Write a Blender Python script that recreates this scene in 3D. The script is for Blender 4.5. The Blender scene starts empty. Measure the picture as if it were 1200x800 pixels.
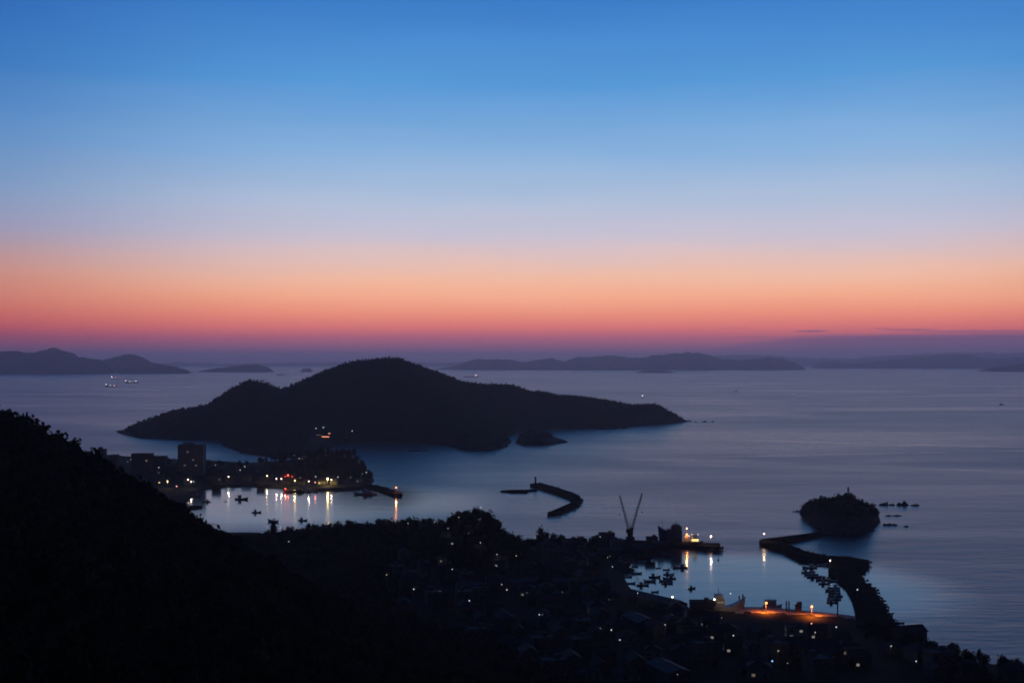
import bpy, math, random
import numpy as np
from mathutils import Vector
random.seed(7); rng = np.random.default_rng(11)
S = bpy.context.scene
COL = S.collection
H, F, YH = 150.0, 1400.0, 423.0          # camera height, focal length (1200-px photo), row of eye level

# ------------------------------------------------------------------ small helpers
def lin(c):
    return tuple((v/255/12.92 if v/255 <= .04045 else ((v/255+.055)/1.055)**2.4) for v in c)
def P(px, py, z=0.0):                     # photo pixel seen at height z -> world point
    D = (H-z)*F/(py-YH); return ((px-600)/F*D, D, z)
def PD(px, py, D):
    return ((px-600)/F*D, D, H-(py-YH)/F*D)

def nodes(name):
    m = bpy.data.materials.new(name); m.use_nodes = True
    nt = m.node_tree; return m, nt, nt.nodes['Principled BSDF']
def mat(name, col, rough=.8, metal=0.0, var=.35, scale=.6, spec=.3, bump=0.0):
    m, nt, b = nodes(name)
    b.inputs['Roughness'].default_value = rough; b.inputs['Metallic'].default_value = metal
    b.inputs['Specular IOR Level'].default_value = spec
    tc = nt.nodes.new('ShaderNodeTexCoord'); n = nt.nodes.new('ShaderNodeTexNoise')
    n.inputs['Scale'].default_value = scale; n.inputs['Detail'].default_value = 4
    nt.links.new(tc.outputs['Object'], n.inputs['Vector'])
    r = nt.nodes.new('ShaderNodeValToRGB')
    r.color_ramp.elements[0].position = .3; r.color_ramp.elements[1].position = .7
    r.color_ramp.elements[0].color = (*[c*(1-var) for c in col], 1)
    r.color_ramp.elements[1].color = (*[min(1, c*(1+var)) for c in col], 1)
    nt.links.new(n.outputs['Fac'], r.inputs['Fac']); nt.links.new(r.outputs['Color'], b.inputs['Base Color'])
    if bump:
        bp = nt.nodes.new('ShaderNodeBump'); bp.inputs['Strength'].default_value = bump
        nt.links.new(n.outputs['Fac'], bp.inputs['Height']); nt.links.new(bp.outputs['Normal'], b.inputs['Normal'])
    return m
def emit(name, col, strength):
    m, nt, b = nodes(name)
    b.inputs['Base Color'].default_value = (.05, .05, .05, 1)
    b.inputs['Emission Color'].default_value = (*col, 1); b.inputs['Emission Strength'].default_value = strength
    return m

M = {}
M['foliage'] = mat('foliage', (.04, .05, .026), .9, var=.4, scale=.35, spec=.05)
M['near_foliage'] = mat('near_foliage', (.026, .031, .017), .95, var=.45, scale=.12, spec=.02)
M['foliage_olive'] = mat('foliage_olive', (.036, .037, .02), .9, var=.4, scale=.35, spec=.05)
M['bark'] = mat('bark', (.05, .04, .03), .9, spec=.1)
M['soil'] = mat('soil', (.02, .02, .015), .95, var=.4, scale=.05, spec=.05, bump=.3)
M['rock'] = mat('rock', (.05, .046, .042), .9, var=.5, scale=.3, bump=.6)
M['hotel_wall'] = mat('hotel_wall', (.15, .16, .16), .9, var=.15, scale=.1, spec=.1)
M['block_wall'] = mat('block_wall', (.055, .053, .05), .9, var=.3, scale=.1, spec=.1)
M['quay_paving'] = mat('quay_paving', (.26, .24, .21), .85, var=.4, scale=.4)
M['islet'] = mat('islet', (.032, .03, .025), .95, var=.5, scale=.25, spec=.1, bump=.6)
M['stained_concrete'] = mat('stained_concrete', (.02, .018, .016), 1, var=.5, scale=.12, spec=0)
M['hill'] = mat('hill', (.045, .05, .035), .95, var=.3, scale=.004, spec=.05)
M['concrete'] = mat('concrete', (.075, .072, .066), .85, var=.3, scale=.25, spec=.2)
M['tetrapod'] = mat('tetrapod', (.045, .042, .04), .9, var=.4, scale=.3)
M['plaster'] = mat('plaster', (.065, .061, .055), .85, var=.25, scale=.3)
M['timber'] = mat('timber', (.09, .06, .04), .8, var=.4, scale=.6)
M['pale_wall'] = mat('pale_wall', (.17, .165, .155), .8, var=.2, scale=.3)
M['tile'] = mat('tile', (.032, .034, .039), .85, var=.35, scale=1.2, spec=.15)
M['brown_tile'] = mat('brown_tile', (.042, .034, .03), .85, var=.35, scale=1.2, spec=.15)
M['sheet_metal'] = mat('sheet_metal', (.055, .06, .066), .75, var=.4, scale=.4, spec=.2)
M['glass'] = mat('glass', (.02, .022, .025), .12, var=.2, spec=.5)
M['steel'] = mat('steel', (.12, .12, .125), .5, .4, var=.3)
M['dark_steel'] = mat('dark_steel', (.045, .045, .05), .5, .2, var=.3)
M['hull_white'] = mat('hull_white', (.32, .33, .34), .5, var=.2, scale=.5)
M['hull_blue'] = mat('hull_blue', (.04, .07, .13), .5, var=.3, scale=.5)
M['hull_red'] = mat('hull_red', (.2, .04, .03), .55, var=.3, scale=.5)
M['hull_black'] = mat('hull_black', (.03, .03, .035), .55, var=.3, scale=.5)
M['deck'] = mat('deck', (.1, .09, .08), .8, var=.3)
M['orange_paint'] = mat('orange_paint', (.5, .14, .04), .5, var=.2)
M['asphalt'] = mat('asphalt', (.05, .05, .052), .9, var=.3, scale=.2)
WHITE, WARM, YELLOW, ORANGE, RED, PINK, BLUE = (1, .93, .88), (1, .74, .42), (1, .72, .2), (1, .27, .05), (1, .06, .03), (1, .32, .3), (.2, .45, 1)
M['lamp_white'] = emit('lamp_white', (.86, .93, 1), 1.25)
M['lamp_cream'] = emit('lamp_cream', (1, .84, .62), 1.1)
M['lamp_dim'] = emit('lamp_dim', (1, .9, .78), .4)
M['lamp_pink'] = emit('lamp_pink', (1, .72, .6), 7)
M['lamp_warm'] = emit('lamp_warm', WARM, 5)
M['lamp_yellow'] = emit('lamp_yellow', (1, .74, .34), 5)
M['lamp_sodium'] = emit('lamp_sodium', (1, .36, .1), 4)
M['lamp_orange'] = emit('lamp_orange', (1, .32, .14), 4.5)
M['lamp_red'] = emit('lamp_red', (1, .1, .06), 5)
M['lamp_rose'] = emit('lamp_rose', PINK, 4)
M['lamp_blue'] = emit('lamp_blue', BLUE, 3)
GLOW = {}
def glow(loc, col, watts, parent=None, spot=None, r=.25):   # light thrown by a lamp, or the added fill on the work ship
    d = bpy.data.lights.new('lamp_or_fill_light', 'SPOT' if spot else 'POINT'); d.color = col; d.energy = watts; d.shadow_soft_size = r
    if spot: d.spot_size = math.radians(spot); d.spot_blend = .7
    o = bpy.data.objects.new('lamp_or_fill_light', d); COL.objects.link(o); o.location = loc
    if parent: o.parent = parent
    return o
M['pane_white'] = emit('pane_white', (1, .93, .85), .22)
M['pane_warm'] = emit('pane_warm', (1, .8, .55), .14)
M['pane_yellow'] = emit('pane_yellow', (1, .74, .25), 1.6)
M['pane_orange'] = emit('pane_orange', (1, .36, .2), 1.8)
M['pane_red'] = emit('pane_red', (1, .07, .03), 1.6)

class MB:
    def __init__(s): s.v = []; s.f = []
    def add(s, v, f):
        o = len(s.v); s.v += [tuple(p) for p in v]; s.f += [tuple(i+o for i in q) for q in f]; return s
    def box(s, c, d, rz=0.0):
        cx, cy, cz = c; a, b, h = d[0]/2, d[1]/2, d[2]/2; cs, sn = math.cos(rz), math.sin(rz)
        v = [(cx+x*cs-y*sn, cy+x*sn+y*cs, cz+z) for z in (-h, h) for x, y in ((-a, -b), (a, -b), (a, b), (-a, b))]
        return s.add(v, [(3, 2, 1, 0), (4, 5, 6, 7), (0, 1, 5, 4), (1, 2, 6, 5), (2, 3, 7, 6), (3, 0, 4, 7)])
    def loft(s, rings, cap=True):
        n = len(rings[0]); v = [p for r in rings for p in r]; f = []
        for k in range(len(rings)-1):
            for i in range(n):
                j = (i+1) % n; f.append((k*n+i, k*n+j, (k+1)*n+j, (k+1)*n+i))
        if cap: f += [tuple(range(n))[::-1], tuple(range((len(rings)-1)*n, len(rings)*n))]
        return s.add(v, f)
    def tube(s, a, b, r0, r1=None, n=6):
        r1 = r0 if r1 is None else r1; a, b = Vector(a), Vector(b); d = (b-a).normalized()
        u = d.cross(Vector((0, 0, 1)) if abs(d.z) < .9 else Vector((1, 0, 0))).normalized(); w = d.cross(u)
        ring = lambda p, r: [p+(u*math.cos(t)+w*math.sin(t))*r for t in [2*math.pi*i/n for i in range(n)]]
        return s.loft([ring(a, r0), ring(b, r1)])
    def ball(s, c, r, n=8, m=6, sz=1.0):
        rings = [[(c[0]+r*math.sin(t)*math.cos(2*math.pi*i/n), c[1]+r*math.sin(t)*math.sin(2*math.pi*i/n), c[2]-r*sz*math.cos(t)) for i in range(n)]
                 for t in [math.pi*(k+.08)/(m+.16) for k in range(m+1)]]
        return s.loft(rings)
    def prism(s, poly, z0, z1, flare=0.0):
        n = len(poly); cx = sum(p[0] for p in poly)/n; cy = sum(p[1] for p in poly)/n
        lo = [(p[0], p[1], z0) for p in poly]; hi = [(p[0], p[1], z1) for p in poly]
        return s.loft([lo, hi])
    def build(s, name, m, parent=None, loc=(0, 0, 0), rz=0.0, smooth=False):
        me = bpy.data.meshes.new(name); me.from_pydata(s.v, [], s.f); me.validate(); me.update()
        import bmesh
        bm = bmesh.new(); bm.from_mesh(me); bmesh.ops.recalc_face_normals(bm, faces=bm.faces); bm.to_mesh(me); bm.free()
        if smooth: me.polygons.foreach_set('use_smooth', [True]*len(me.polygons))
        me.materials.append(m); o = bpy.data.objects.new(name, me); COL.objects.link(o)
        o.location = loc; o.rotation_euler = (0, 0, rz)
        if parent: o.parent = parent
        return o
def tag(o, label=None, cat=None, group=None, kind=None):
    if label: o['label'] = label
    if cat: o['category'] = cat
    if group: o['group'] = group
    if kind: o['kind'] = kind
    return o
def thing(name, label, cat, loc=(0, 0, 0), rz=0.0, group=None):
    o = bpy.data.objects.new(name, None); COL.objects.link(o); o.location = loc; o.rotation_euler = (0, 0, rz)
    return tag(o, label, cat, group)
def dup(o, loc, rz=0.0, label=None, group=None, scale=None, parent=None):
    c = o.copy(); COL.objects.link(c)
    if parent is not None: c.parent = parent
    else:
        c.location = loc; c.rotation_euler = (0, 0, rz)
        if label: c['label'] = label
        if group: c['group'] = group
        if scale is not None: c.scale = scale if hasattr(scale, '__len__') else (scale,)*3
    for ch in o.children: dup(ch, None, parent=c)
    return c
class Proto:                               # the first placing moves the thing itself, later ones copy it
    def __init__(s, make): s.make = make; s.o = None
    def put(s, loc, rz=0.0, label=None, group=None, scale=None):
        if s.o is None:
            s.o = s.make(); o = s.o; o.location = loc; o.rotation_euler = (0, 0, rz)
            if label: o['label'] = label
            if group: o['group'] = group
            if scale is not None: o.scale = scale if hasattr(scale, '__len__') else (scale,)*3
            return o
        return dup(s.o, loc, rz, label, group, scale)

def np_mesh(name, V, Q, m, smooth=False):
    V = np.asarray(V, np.float32); Q = np.asarray(Q, np.int32); k = Q.shape[1]
    me = bpy.data.meshes.new(name); me.vertices.add(len(V)); me.vertices.foreach_set('co', V.ravel())
    me.loops.add(Q.size); me.loops.foreach_set('vertex_index', Q.ravel())
    me.polygons.add(len(Q)); me.polygons.foreach_set('loop_start', np.arange(0, Q.size, k, dtype=np.int32))
    me.polygons.foreach_set('loop_total', np.full(len(Q), k, np.int32))
    if smooth: me.polygons.foreach_set('use_smooth', np.ones(len(Q), bool))
    me.update(calc_edges=True); me.validate(); me.materials.append(m)
    o = bpy.data.objects.new(name, me); COL.objects.link(o); return o

# ------------------------------------------------------------------ value noise (for terrain shapes)
_tab = rng.random((256, 256))
def vnoise(x, y):
    x = np.asarray(x, float); y = np.asarray(y, float)
    xi, yi = np.floor(x).astype(int), np.floor(y).astype(int); fx, fy = x-xi, y-yi
    fx = fx*fx*(3-2*fx); fy = fy*fy*(3-2*fy); g = lambda a, b: _tab[a & 255, b & 255]
    return (g(xi, yi)*(1-fx)+g(xi+1, yi)*fx)*(1-fy)+(g(xi, yi+1)*(1-fx)+g(xi+1, yi+1)*fx)*fy
def fbm(x, y, o=4):
    s = 0; a = .5
    for k in range(o): s = s+a*(vnoise(x*2**k+17*k, y*2**k+31*k)-.5); a *= .5
    return s
def poly_sd(poly, X, Y):                   # signed distance to a closed polygon, inside > 0
    X = np.asarray(X, float); Y = np.asarray(Y, float); d2 = np.full(X.shape, 1e18); ins = np.zeros(X.shape, bool)
    n = len(poly)
    for i in range(n):
        ax, ay = poly[i]; bx, by = poly[(i+1) % n]; ex, ey = bx-ax, by-ay
        t = np.clip(((X-ax)*ex+(Y-ay)*ey)/(ex*ex+ey*ey+1e-9), 0, 1)
        d2 = np.minimum(d2, (X-ax-t*ex)**2+(Y-ay-t*ey)**2)
        if ay != by: ins ^= ((ay > Y) != (by > Y)) & (X < (bx-ax)*(Y-ay)/(by-ay)+ax)
    return np.where(ins, 1, -1)*np.sqrt(d2)
def crest_near(cr, X, Y):                  # nearest distance to a 3D polyline and the height there
    best = np.full(np.shape(X), 1e18); hh = np.zeros(np.shape(X))
    for (ax, ay, az), (bx, by, bz) in zip(cr[:-1], cr[1:]):
        ex, ey = bx-ax, by-ay; t = np.clip(((X-ax)*ex+(Y-ay)*ey)/(ex*ex+ey*ey+1e-9), 0, 1)
        d = np.hypot(X-ax-t*ex, Y-ay-t*ey); w = d < best; best = np.where(w, d, best); hh = np.where(w, az+t*(bz-az), hh)
    return best, hh
sstep = lambda a, b, x: (lambda t: t*t*(3-2*t))(np.clip((x-a)/(b-a), 0, 1))

# ------------------------------------------------------------------ near land
def pp(*a): return [P(x, y)[:2] for x, y in a]
LAND = pp((0, 527), (100, 532), (150, 536), (200, 539), (250, 541), (292, 544), (332, 541), (362, 538), (395, 543), (418, 549), (434, 556),
          (438, 564), (425, 573), (400, 574.5), (345, 575), (330, 571.5), (310, 570.5), (290, 569.5), (262, 570.5), (240, 573), (232, 577), (226, 581)) + \
    [(-352, 1300), (-340, 1200), (-300, 1100), (-240, 1030), (-190, 985), (-120, 970), (-60, 968), (0, 965)] + \
    pp((640, 643), (672, 641), (700, 634.5), (735, 634), (744, 641), (742, 655), (733, 668), (730, 678), (735, 686), (750, 697), (775, 705.5), (803, 712),
       (812, 716), (835, 718), (862, 719), (930, 723), (1000, 727.5), (1046, 738), (1048, 745), (1065, 756), (1085, 764), (1112, 771), (1150, 781), (1200, 791), (1260, 802)) + \
    [(380, 500), (450, 400), (470, -240), (-680, -240), (-900, 1480)]
SPUR = [(-60, -60, 146), (-150, 150, 148), (-215, 330, 151), (-197, 420, 132), (-203, 520, 106), (-219, 640, 76), (-209, 760, 35), (-194, 850, 14), (-182, 930, 8)]
HEAD = [(-190, 860, 17), (-150, 905, 17), (-110, 920, 18), (-75, 925, 20), (-60, 915, 19), (-28, 870, 20)]
def land_parts(X, Y):
    X = np.asarray(X, float); Y = np.asarray(Y, float); d = poly_sd(LAND, X, Y)
    ds, hs = crest_near(SPUR, X, Y); ds = np.where(X < -205, ds*1.3, ds)
    spur = hs - .6*(np.sqrt(ds*ds+100)-10) + 9*fbm(X/60, Y/60)*np.clip(ds/40, 0, 1)
    dh, hh = crest_near(HEAD, X, Y); head = hh-.3*(np.sqrt(dh*dh+64)-8)
    cam = 146-.52*np.hypot(X, Y+20)
    cam = np.maximum(cam, 0)
    g = lambda x, y, h, s: h*np.exp(-((X-x)**2+(Y-y)**2)/(2*s*s))
    dome = 26*np.exp(-(np.hypot(X+28, (Y-850)*.8)/25)**3.2) + g(-28, 850, 9, 42)
    wood = np.maximum(np.maximum(spur, head), np.maximum(cam, dome+2))
    town = 2.6+np.clip((640-Y)*.03, 0, 12)+np.clip((20-X)*.03, 0, 5)*(Y < 1000)
    pen = g(-285, 1650, 11, 45)+g(-240, 1615, 13, 34)+g(-205, 1580, 8, 24)+g(-540, 1620, 8, 60)+g(-395, 1600, 3, 45)
    h = np.maximum(np.maximum(wood, town), 0)+pen
    h = h+.8*fbm(X/25, Y/25)
    h = np.where(d > 0, np.minimum(h, 1.2+1.1*d), np.maximum(-4, -.3+.5*d))
    return h, d, wood
def land_h(x, y): return float(land_parts(np.array([x]), np.array([y]))[0][0])
def ground_hit(px, py, dz, near=330, far=2000):  # where a photo ray comes within dz of the land
    D = np.arange(near, far, 1.5); X = (px-600)/F*D; Z = H-(py-YH)/F*D
    h, d, w = land_parts(X, D); ok = np.where(Z <= np.maximum(h, 0)+dz)[0]
    i = ok[0] if len(ok) else len(D)-1
    return float(X[i]), float(D[i]), float(h[i])
def grid_mesh(name, x0, x1, y0, y1, st, fn, m, zmin):
    xs = np.arange(x0, x1+.1, st); ys = np.arange(y0, y1+.1, st); X, Y = np.meshgrid(xs, ys); Z = fn(X, Y)
    nx = len(xs); idx = np.arange(X.size).reshape(X.shape)
    q = np.stack([idx[:-1, :-1], idx[:-1, 1:], idx[1:, 1:], idx[1:, :-1]], -1).reshape(-1, 4)
    zf = Z.ravel(); q = q[(zf[q] > zmin).any(1)]
    used, inv = np.unique(q, return_inverse=True)
    V = np.stack([X.ravel(), Y.ravel(), zf], -1)[used]
    return np_mesh(name, V, inv.reshape(-1, 4), m, True)
o = grid_mesh('terrain', -760, 460, -240, 1960, 5, lambda X, Y: land_parts(X, Y)[0], M['soil'], -3.9)
tag(o, 'dark near shore with its wooded hill and the low ground of the town', 'terrain', kind='structure')

# ------------------------------------------------------------------ trees
def crown_cards(n, rad, hgt, base, size, seed, lobes=6):
    r = np.random.default_rng(seed); L = []
    for k in range(lobes):
        a = r.random()*6.28; q = rad*(.15+.5*r.random()); L.append((q*math.cos(a), q*math.sin(a), base+hgt*(.25+.55*r.random()), rad*(.42+.25*r.random()), hgt*(.22+.14*r.random())))
    L.append((0, 0, base+hgt*.72, rad*.5, hgt*.28)); V = []
    for k in range(n):
        cx, cy, cz, lr, lh = L[r.integers(len(L))]; d = r.normal(size=3); d /= np.linalg.norm(d); t = .75+.33*r.random()
        c = np.array([cx+d[0]*lr*t, cy+d[1]*lr*t, cz+d[2]*lh*t]); nrm = d+.7*r.normal(size=3); nrm /= np.linalg.norm(nrm)
        u = np.cross(nrm, r.normal(size=3)); u /= np.linalg.norm(u); w = np.cross(nrm, u); s = size*(.6+.8*r.random())
        V += [c-u*s*.5, c-w*s*.3, c+u*s*.5, c+w*s*.35]
    return np.array(V, np.float32)
def core(rad, hgt, base, seed, n=7, m=5):   # the dense twig mass inside a crown
    r = np.random.default_rng(seed); V = []
    for k in range(m+1):
        t = math.pi*(k+.15)/(m+.3)
        for i in range(n):
            q = .72*(.8+.4*r.random()); a = 2*math.pi*i/n
            V.append((rad*q*math.sin(t)*math.cos(a), rad*q*math.sin(t)*math.sin(a), base+hgt*.5-hgt*.5*q*math.cos(t)*1.1))
    Q = [(k*n+i, k*n+(i+1) % n, (k+1)*n+(i+1) % n, (k+1)*n+i) for k in range(m) for i in range(n)]
    return np.array(V, np.float32), np.array(Q)
def tree_arrays(n, rad, hgt, base, size, seed, with_core=True):
    C = crown_cards(n, rad, hgt, base, size, seed); Q = np.arange(len(C)).reshape(-1, 4)
    if with_core:
        V2, Q2 = core(rad*.8, hgt*.78, base+hgt*.08, seed+50); Q = np.vstack([Q, Q2+len(C)]); C = np.vstack([C, V2])
    return C, Q
def forest(name, pts, sc, m, variants, label, cat='woodland'):
    Vs, Qs, off = [], [], 0
    for (x, y, z), s in zip(pts, sc):
        V, Q = variants[random.randrange(len(variants))]; a = random.random()*6.28; c, n = math.cos(a), math.sin(a)
        W = np.stack([(V[:, 0]*c-V[:, 1]*n)*s+x, (V[:, 0]*n+V[:, 1]*c)*s+y, V[:, 2]*s*(.85+.35*random.random())+z], -1)
        Vs.append(W); Qs.append(Q+off); off += len(V)
    o = np_mesh(name, np.vstack(Vs), np.vstack(Qs), m)
    return tag(o, label, cat, kind='stuff')
FV = [tree_arrays(60, 3.6, 7, 1.5, 1.7, s) for s in range(6)]
FVfar = [tree_arrays(24, 5.4, 7.5, .3, 2.3, s) for s in range(5)]

def tree_proto(name, rad, hgt, trunk, n, size, seed, m, label, cat='tree'):
    def make():
        t = thing(name, label, cat)
        V, Q = tree_arrays(n, rad, hgt, trunk, size, seed)
        c = np_mesh('crown', V, Q, m); c.parent = t
        b = MB().tube((0, 0, -.6), (0, 0, trunk+hgt*.35), .035*hgt, .02*hgt)
        for k in range(4):
            a = k*1.6+seed; b.tube((0, 0, trunk*.8+.3*k), (rad*.6*math.cos(a), rad*.6*math.sin(a), trunk+hgt*(.35+.08*k)), .014*hgt, .006*hgt, 5)
        b.build('trunk', M['bark'], t)
        return t
    return Proto(make)
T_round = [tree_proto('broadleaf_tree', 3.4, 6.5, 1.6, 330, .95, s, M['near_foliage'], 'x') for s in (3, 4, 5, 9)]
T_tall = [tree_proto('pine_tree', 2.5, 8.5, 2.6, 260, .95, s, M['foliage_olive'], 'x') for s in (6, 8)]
def put_tree(x, y, label, group, sc=1.0, tall=.25, z=None):
    p = random.choice(T_tall) if random.random() < tall else random.choice(T_round)
    s = sc*random.uniform(.8, 1.2)
    return p.put((x, y, land_h(x, y) if z is None else z), random.random()*6.28, label, group, (s, s, s*random.uniform(.9, 1.15)))

# hillside woods: one mass of trees nobody could count
def inview(X, Y, m=.06): return (np.abs(X) < (.4286+m)*Y) & (Y > 100)
gx, gy = np.meshgrid(np.arange(-480, 260, 5.0), np.arange(110, 1000, 5.0)); gx = gx+rng.uniform(-2.2, 2.2, gx.shape); gy = gy+rng.uniform(-2.2, 2.2, gy.shape)
h_, d_, w_ = land_parts(gx, gy)
def woody(x, y):                            # the dark wooded slope reaches down to about this line
    px = 600+x/y*F; return (px < 462) & (y < 900) | (px < 462+np.maximum(0, 680-y)*1.3) & (y < 680)
k_ = (d_ > 4) & ((w_ > 9.5) | woody(gx, gy)) & inview(gx, gy)
pts = np.stack([gx, gy, h_-.6], -1)[k_]
FVn = [tree_arrays(230, 3.6, 7, 1.2, .95, s) for s in range(20, 25)]
nr = pts[:, 1] < 330
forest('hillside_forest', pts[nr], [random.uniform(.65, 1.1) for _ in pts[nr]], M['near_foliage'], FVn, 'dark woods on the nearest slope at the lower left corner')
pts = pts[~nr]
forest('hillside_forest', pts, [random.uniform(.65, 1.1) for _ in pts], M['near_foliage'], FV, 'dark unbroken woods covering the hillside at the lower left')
print('hillside trees', len(pts))

# single trees along the skylines
def along(cr, step, jit, fn):
    for (a, b) in zip(cr[:-1], cr[1:]):
        n = max(1, int(math.hypot(b[0]-a[0], b[1]-a[1])/step))
        for i in range(n):
            t = (i+random.random())/n; fn(a[0]+t*(b[0]-a[0])+random.uniform(-jit, jit), a[1]+t*(b[1]-a[1])+random.uniform(-jit, jit))
along([(-195, 395), (-190, 420), (-203, 520), (-219, 640), (-209, 760), (-196, 845)], 11, 4,
      lambda x, y: put_tree(x, y, 'dark tree standing out on the crest of the left hillside', 'trees along the crest of the left hillside', random.choice((.45, .6, .75, .9, 1.15))*random.uniform(.85, 1.1)))
along([(-185, 880), (-150, 908), (-110, 922), (-70, 928), (-45, 915)], 5.5, 4,
      lambda x, y: put_tree(x, y, 'round dark tree in the line of woods below the left harbour', 'trees in the wooded line below the left harbour', random.uniform(.75, 1.25), .12))
for i in range(34):
    a = random.random()*6.28; r = 26*math.sqrt(random.random()); put_tree(-28+r*math.cos(a), 850+r*math.sin(a), 'dark tree covering the dome shaped wooded knoll', 'trees on the domed knoll', random.uniform(.6, .95), .1)
for px, py, n in ((600, 632, 5), (612, 633, 5), (626, 631, 5), (640, 628, 6), (656, 630, 5), (672, 632, 4), (690, 637, 4)):
    for i in range(n):
        x, y, z = P(px+random.uniform(-9, 9), py+12, 3); x = min(x, 75); y = min(y, 950)
        put_tree(x, y, 'dark tree by the sea wall between the knoll and the shipyard', 'trees between the knoll and the shipyard', random.uniform(.8, 1.3), .1)
# ------------------------------------------------------------------ other land masses
def island(name, coast, crests, step, m, label, pw=.8, noise=5, nscale=60, zcap=None, forest_args=None, kind='structure'):
    cx = [p[0] for p in coast]; cy = [p[1] for p in coast]
    def fn(X, Y):
        d = poly_sd(coast, X, Y); best = np.zeros(X.shape)
        for cr in crests:
            dc, hc = crest_near(cr, X, Y); dd = np.maximum(d, 0)
            best = np.maximum(best, hc*(dd/(dd+dc+1e-6))**pw)
        best = best+noise*fbm(X/nscale, Y/nscale)*np.clip(d/15, 0, 1)*np.clip(best/20, .1, 1)
        return np.where(d > 0, np.maximum(best, .3), np.maximum(-4, -.2+.4*d))
    o = grid_mesh(name, min(cx)-12, max(cx)+12, min(cy)-12, max(cy)+12, step, fn, m, -3.9)
    tag(o, label, 'island', kind=kind)
    return fn
def cr(*a): return [(lambda q: (q[0], q[1], q[2]-t))(PD(x, y, D)) for x, y, D, t in a]
SEN = pp((138, 507), (160, 513), (200, 515), (258, 515), (262, 523), (285, 531), (325, 537.5), (348, 536), (372, 529), (385, 526), (398, 522), (415, 518), (440, 517), (470, 519), (500, 520), (524, 522),
         (545, 527.5), (575, 528), (594, 523), (598, 518), (596, 512), (606, 506.5), (630, 503.5), (660, 501.5), (700, 501.5), (735, 500.5), (770, 497.5), (811, 493.6)) + \
    [((px-600)/F*D, D) for px, D in ((813, 3000), (700, 3180), (600, 3080), (450, 2950), (300, 2850), (200, 2700), (135, 2560))]
t8 = 5.5
SCR = [cr(*[(x, y, D, t8) for x, y, D in ((150, 497, 2480), (205, 478, 2470), (245, 471, 2460), (275, 448, 2450), (292, 440.5, 2450), (310, 443, 2450), (330, 452, 2450), (345, 446.5, 2450), (380, 432, 2465), (405, 422, 2480),
           (450, 416.5, 2500), (470, 417.5, 2500), (500, 428.5, 2550), (540, 443.5, 2620), (575, 447, 2680), (600, 446.5, 2700), (622, 455, 2750), (690, 463, 2850), (740, 470.5, 2900), (768, 468.5, 2930), (788, 479, 2940), (800, 487, 2950), (809, 492.5, 2955))]),
       cr((538, 503, 2075, 6), (565, 498, 2085, 6), (592, 508, 2090, 6)), cr((285, 520, 1950, 6), (310, 517, 1945, 6), (335, 522, 1960, 6))]
sen_h = island('large_island', SEN, SCR, 8, M['hill'], 'long wooded island with a rounded peak across the middle of the bay', .8, 10, 70)
gx, gy = np.meshgrid(np.arange(-800, 480, 6.5), np.arange(1850, 3100, 6.5)); gx = gx+rng.uniform(-3, 3, gx.shape); gy = gy+rng.uniform(-3, 3, gy.shape)
hh = sen_h(gx, gy); dd = poly_sd(SEN, gx, gy); kk = (dd > 5) & (gy < 2980)
pts = np.stack([gx, gy, hh-1.0], -1)[kk]
lx = 600+pts[:, 0]/pts[:, 1]*F; pts = pts[~((lx > 362) & (lx < 393) & (pts[:, 1] < 2245))]
forest('island_forest', pts, [random.uniform(.4, .66) for _ in pts], M['foliage'], FVfar, 'dense dark forest covering the long island with the rounded peak')
print('island trees', len(pts))
def small_wood(fn, poly, step, sc, name, label, edge=2.5, var=FV):
    xs = [p[0] for p in poly]; ys = [p[1] for p in poly]
    X, Y = np.meshgrid(np.arange(min(xs), max(xs), step), np.arange(min(ys), max(ys), step)); X = X+rng.uniform(-step/2, step/2, X.shape); Y = Y+rng.uniform(-step/2, step/2, Y.shape)
    k = poly_sd(poly, X, Y) > edge; p = np.stack([X, Y, fn(X, Y)-.7], -1)[k]
    forest(name, p, [random.uniform(.6, 1)*sc for _ in p], M['foliage'], var, label)
IS2 = pp((604, 519), (612, 521.5), (640, 521), (664, 518.5), (665, 517.8), (650, 515), (625, 512), (610, 514))
f2 = island('islet', IS2, [cr((612, 511, 2165, 3), (620, 506, 2175, 3), (634, 507, 2175, 3), (645, 512, 2170, 2), (660, 518, 2160, 0))], 3, M['islet'], 'small wooded islet off the near side of the long island', .3, 2, 20)
small_wood(f2, pp((606, 518.5), (612, 520.5), (640, 520), (650, 518.5), (645, 515.5), (625, 513), (610, 515)), 5.5, .75, 'islet_wood', 'dark trees covering the small islet off the long island')
BEN = pp((937, 602), (942, 606), (950, 613), (961, 619), (975, 624), (992, 627), (1010, 624), (1024, 618), (1031, 612), (1029, 603), (1024, 597), (1005, 594), (980, 593), (955, 595), (940, 598))
fb = island('rocky_islet', BEN, [[(lambda q: (q[0], q[1], q[2]-6))(PD(x, y, D)) for x, y, D in ((949, 592, 1105), (962, 581.5, 1095), (982, 578, 1085), (998, 578, 1080), (1008, 583, 1075), (1017, 588, 1080), (1023, 598, 1085))]], 2.5, M['islet'],
            'steep rocky islet crowned with trees at the end of the zigzag breakwater', .38, 3, 14)
small_wood(fb, pp((938, 604), (950, 611.5), (961, 617.5), (975, 622), (992, 624.5), (1010, 621.5), (1023, 615), (1029, 609), (1027, 602), (1005, 595.5), (960, 595.5), (941, 599)), 3.6, .92, 'islet_trees', 'dark dense trees covering the steep rocky islet beside the breakwater', 1.0)

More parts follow.
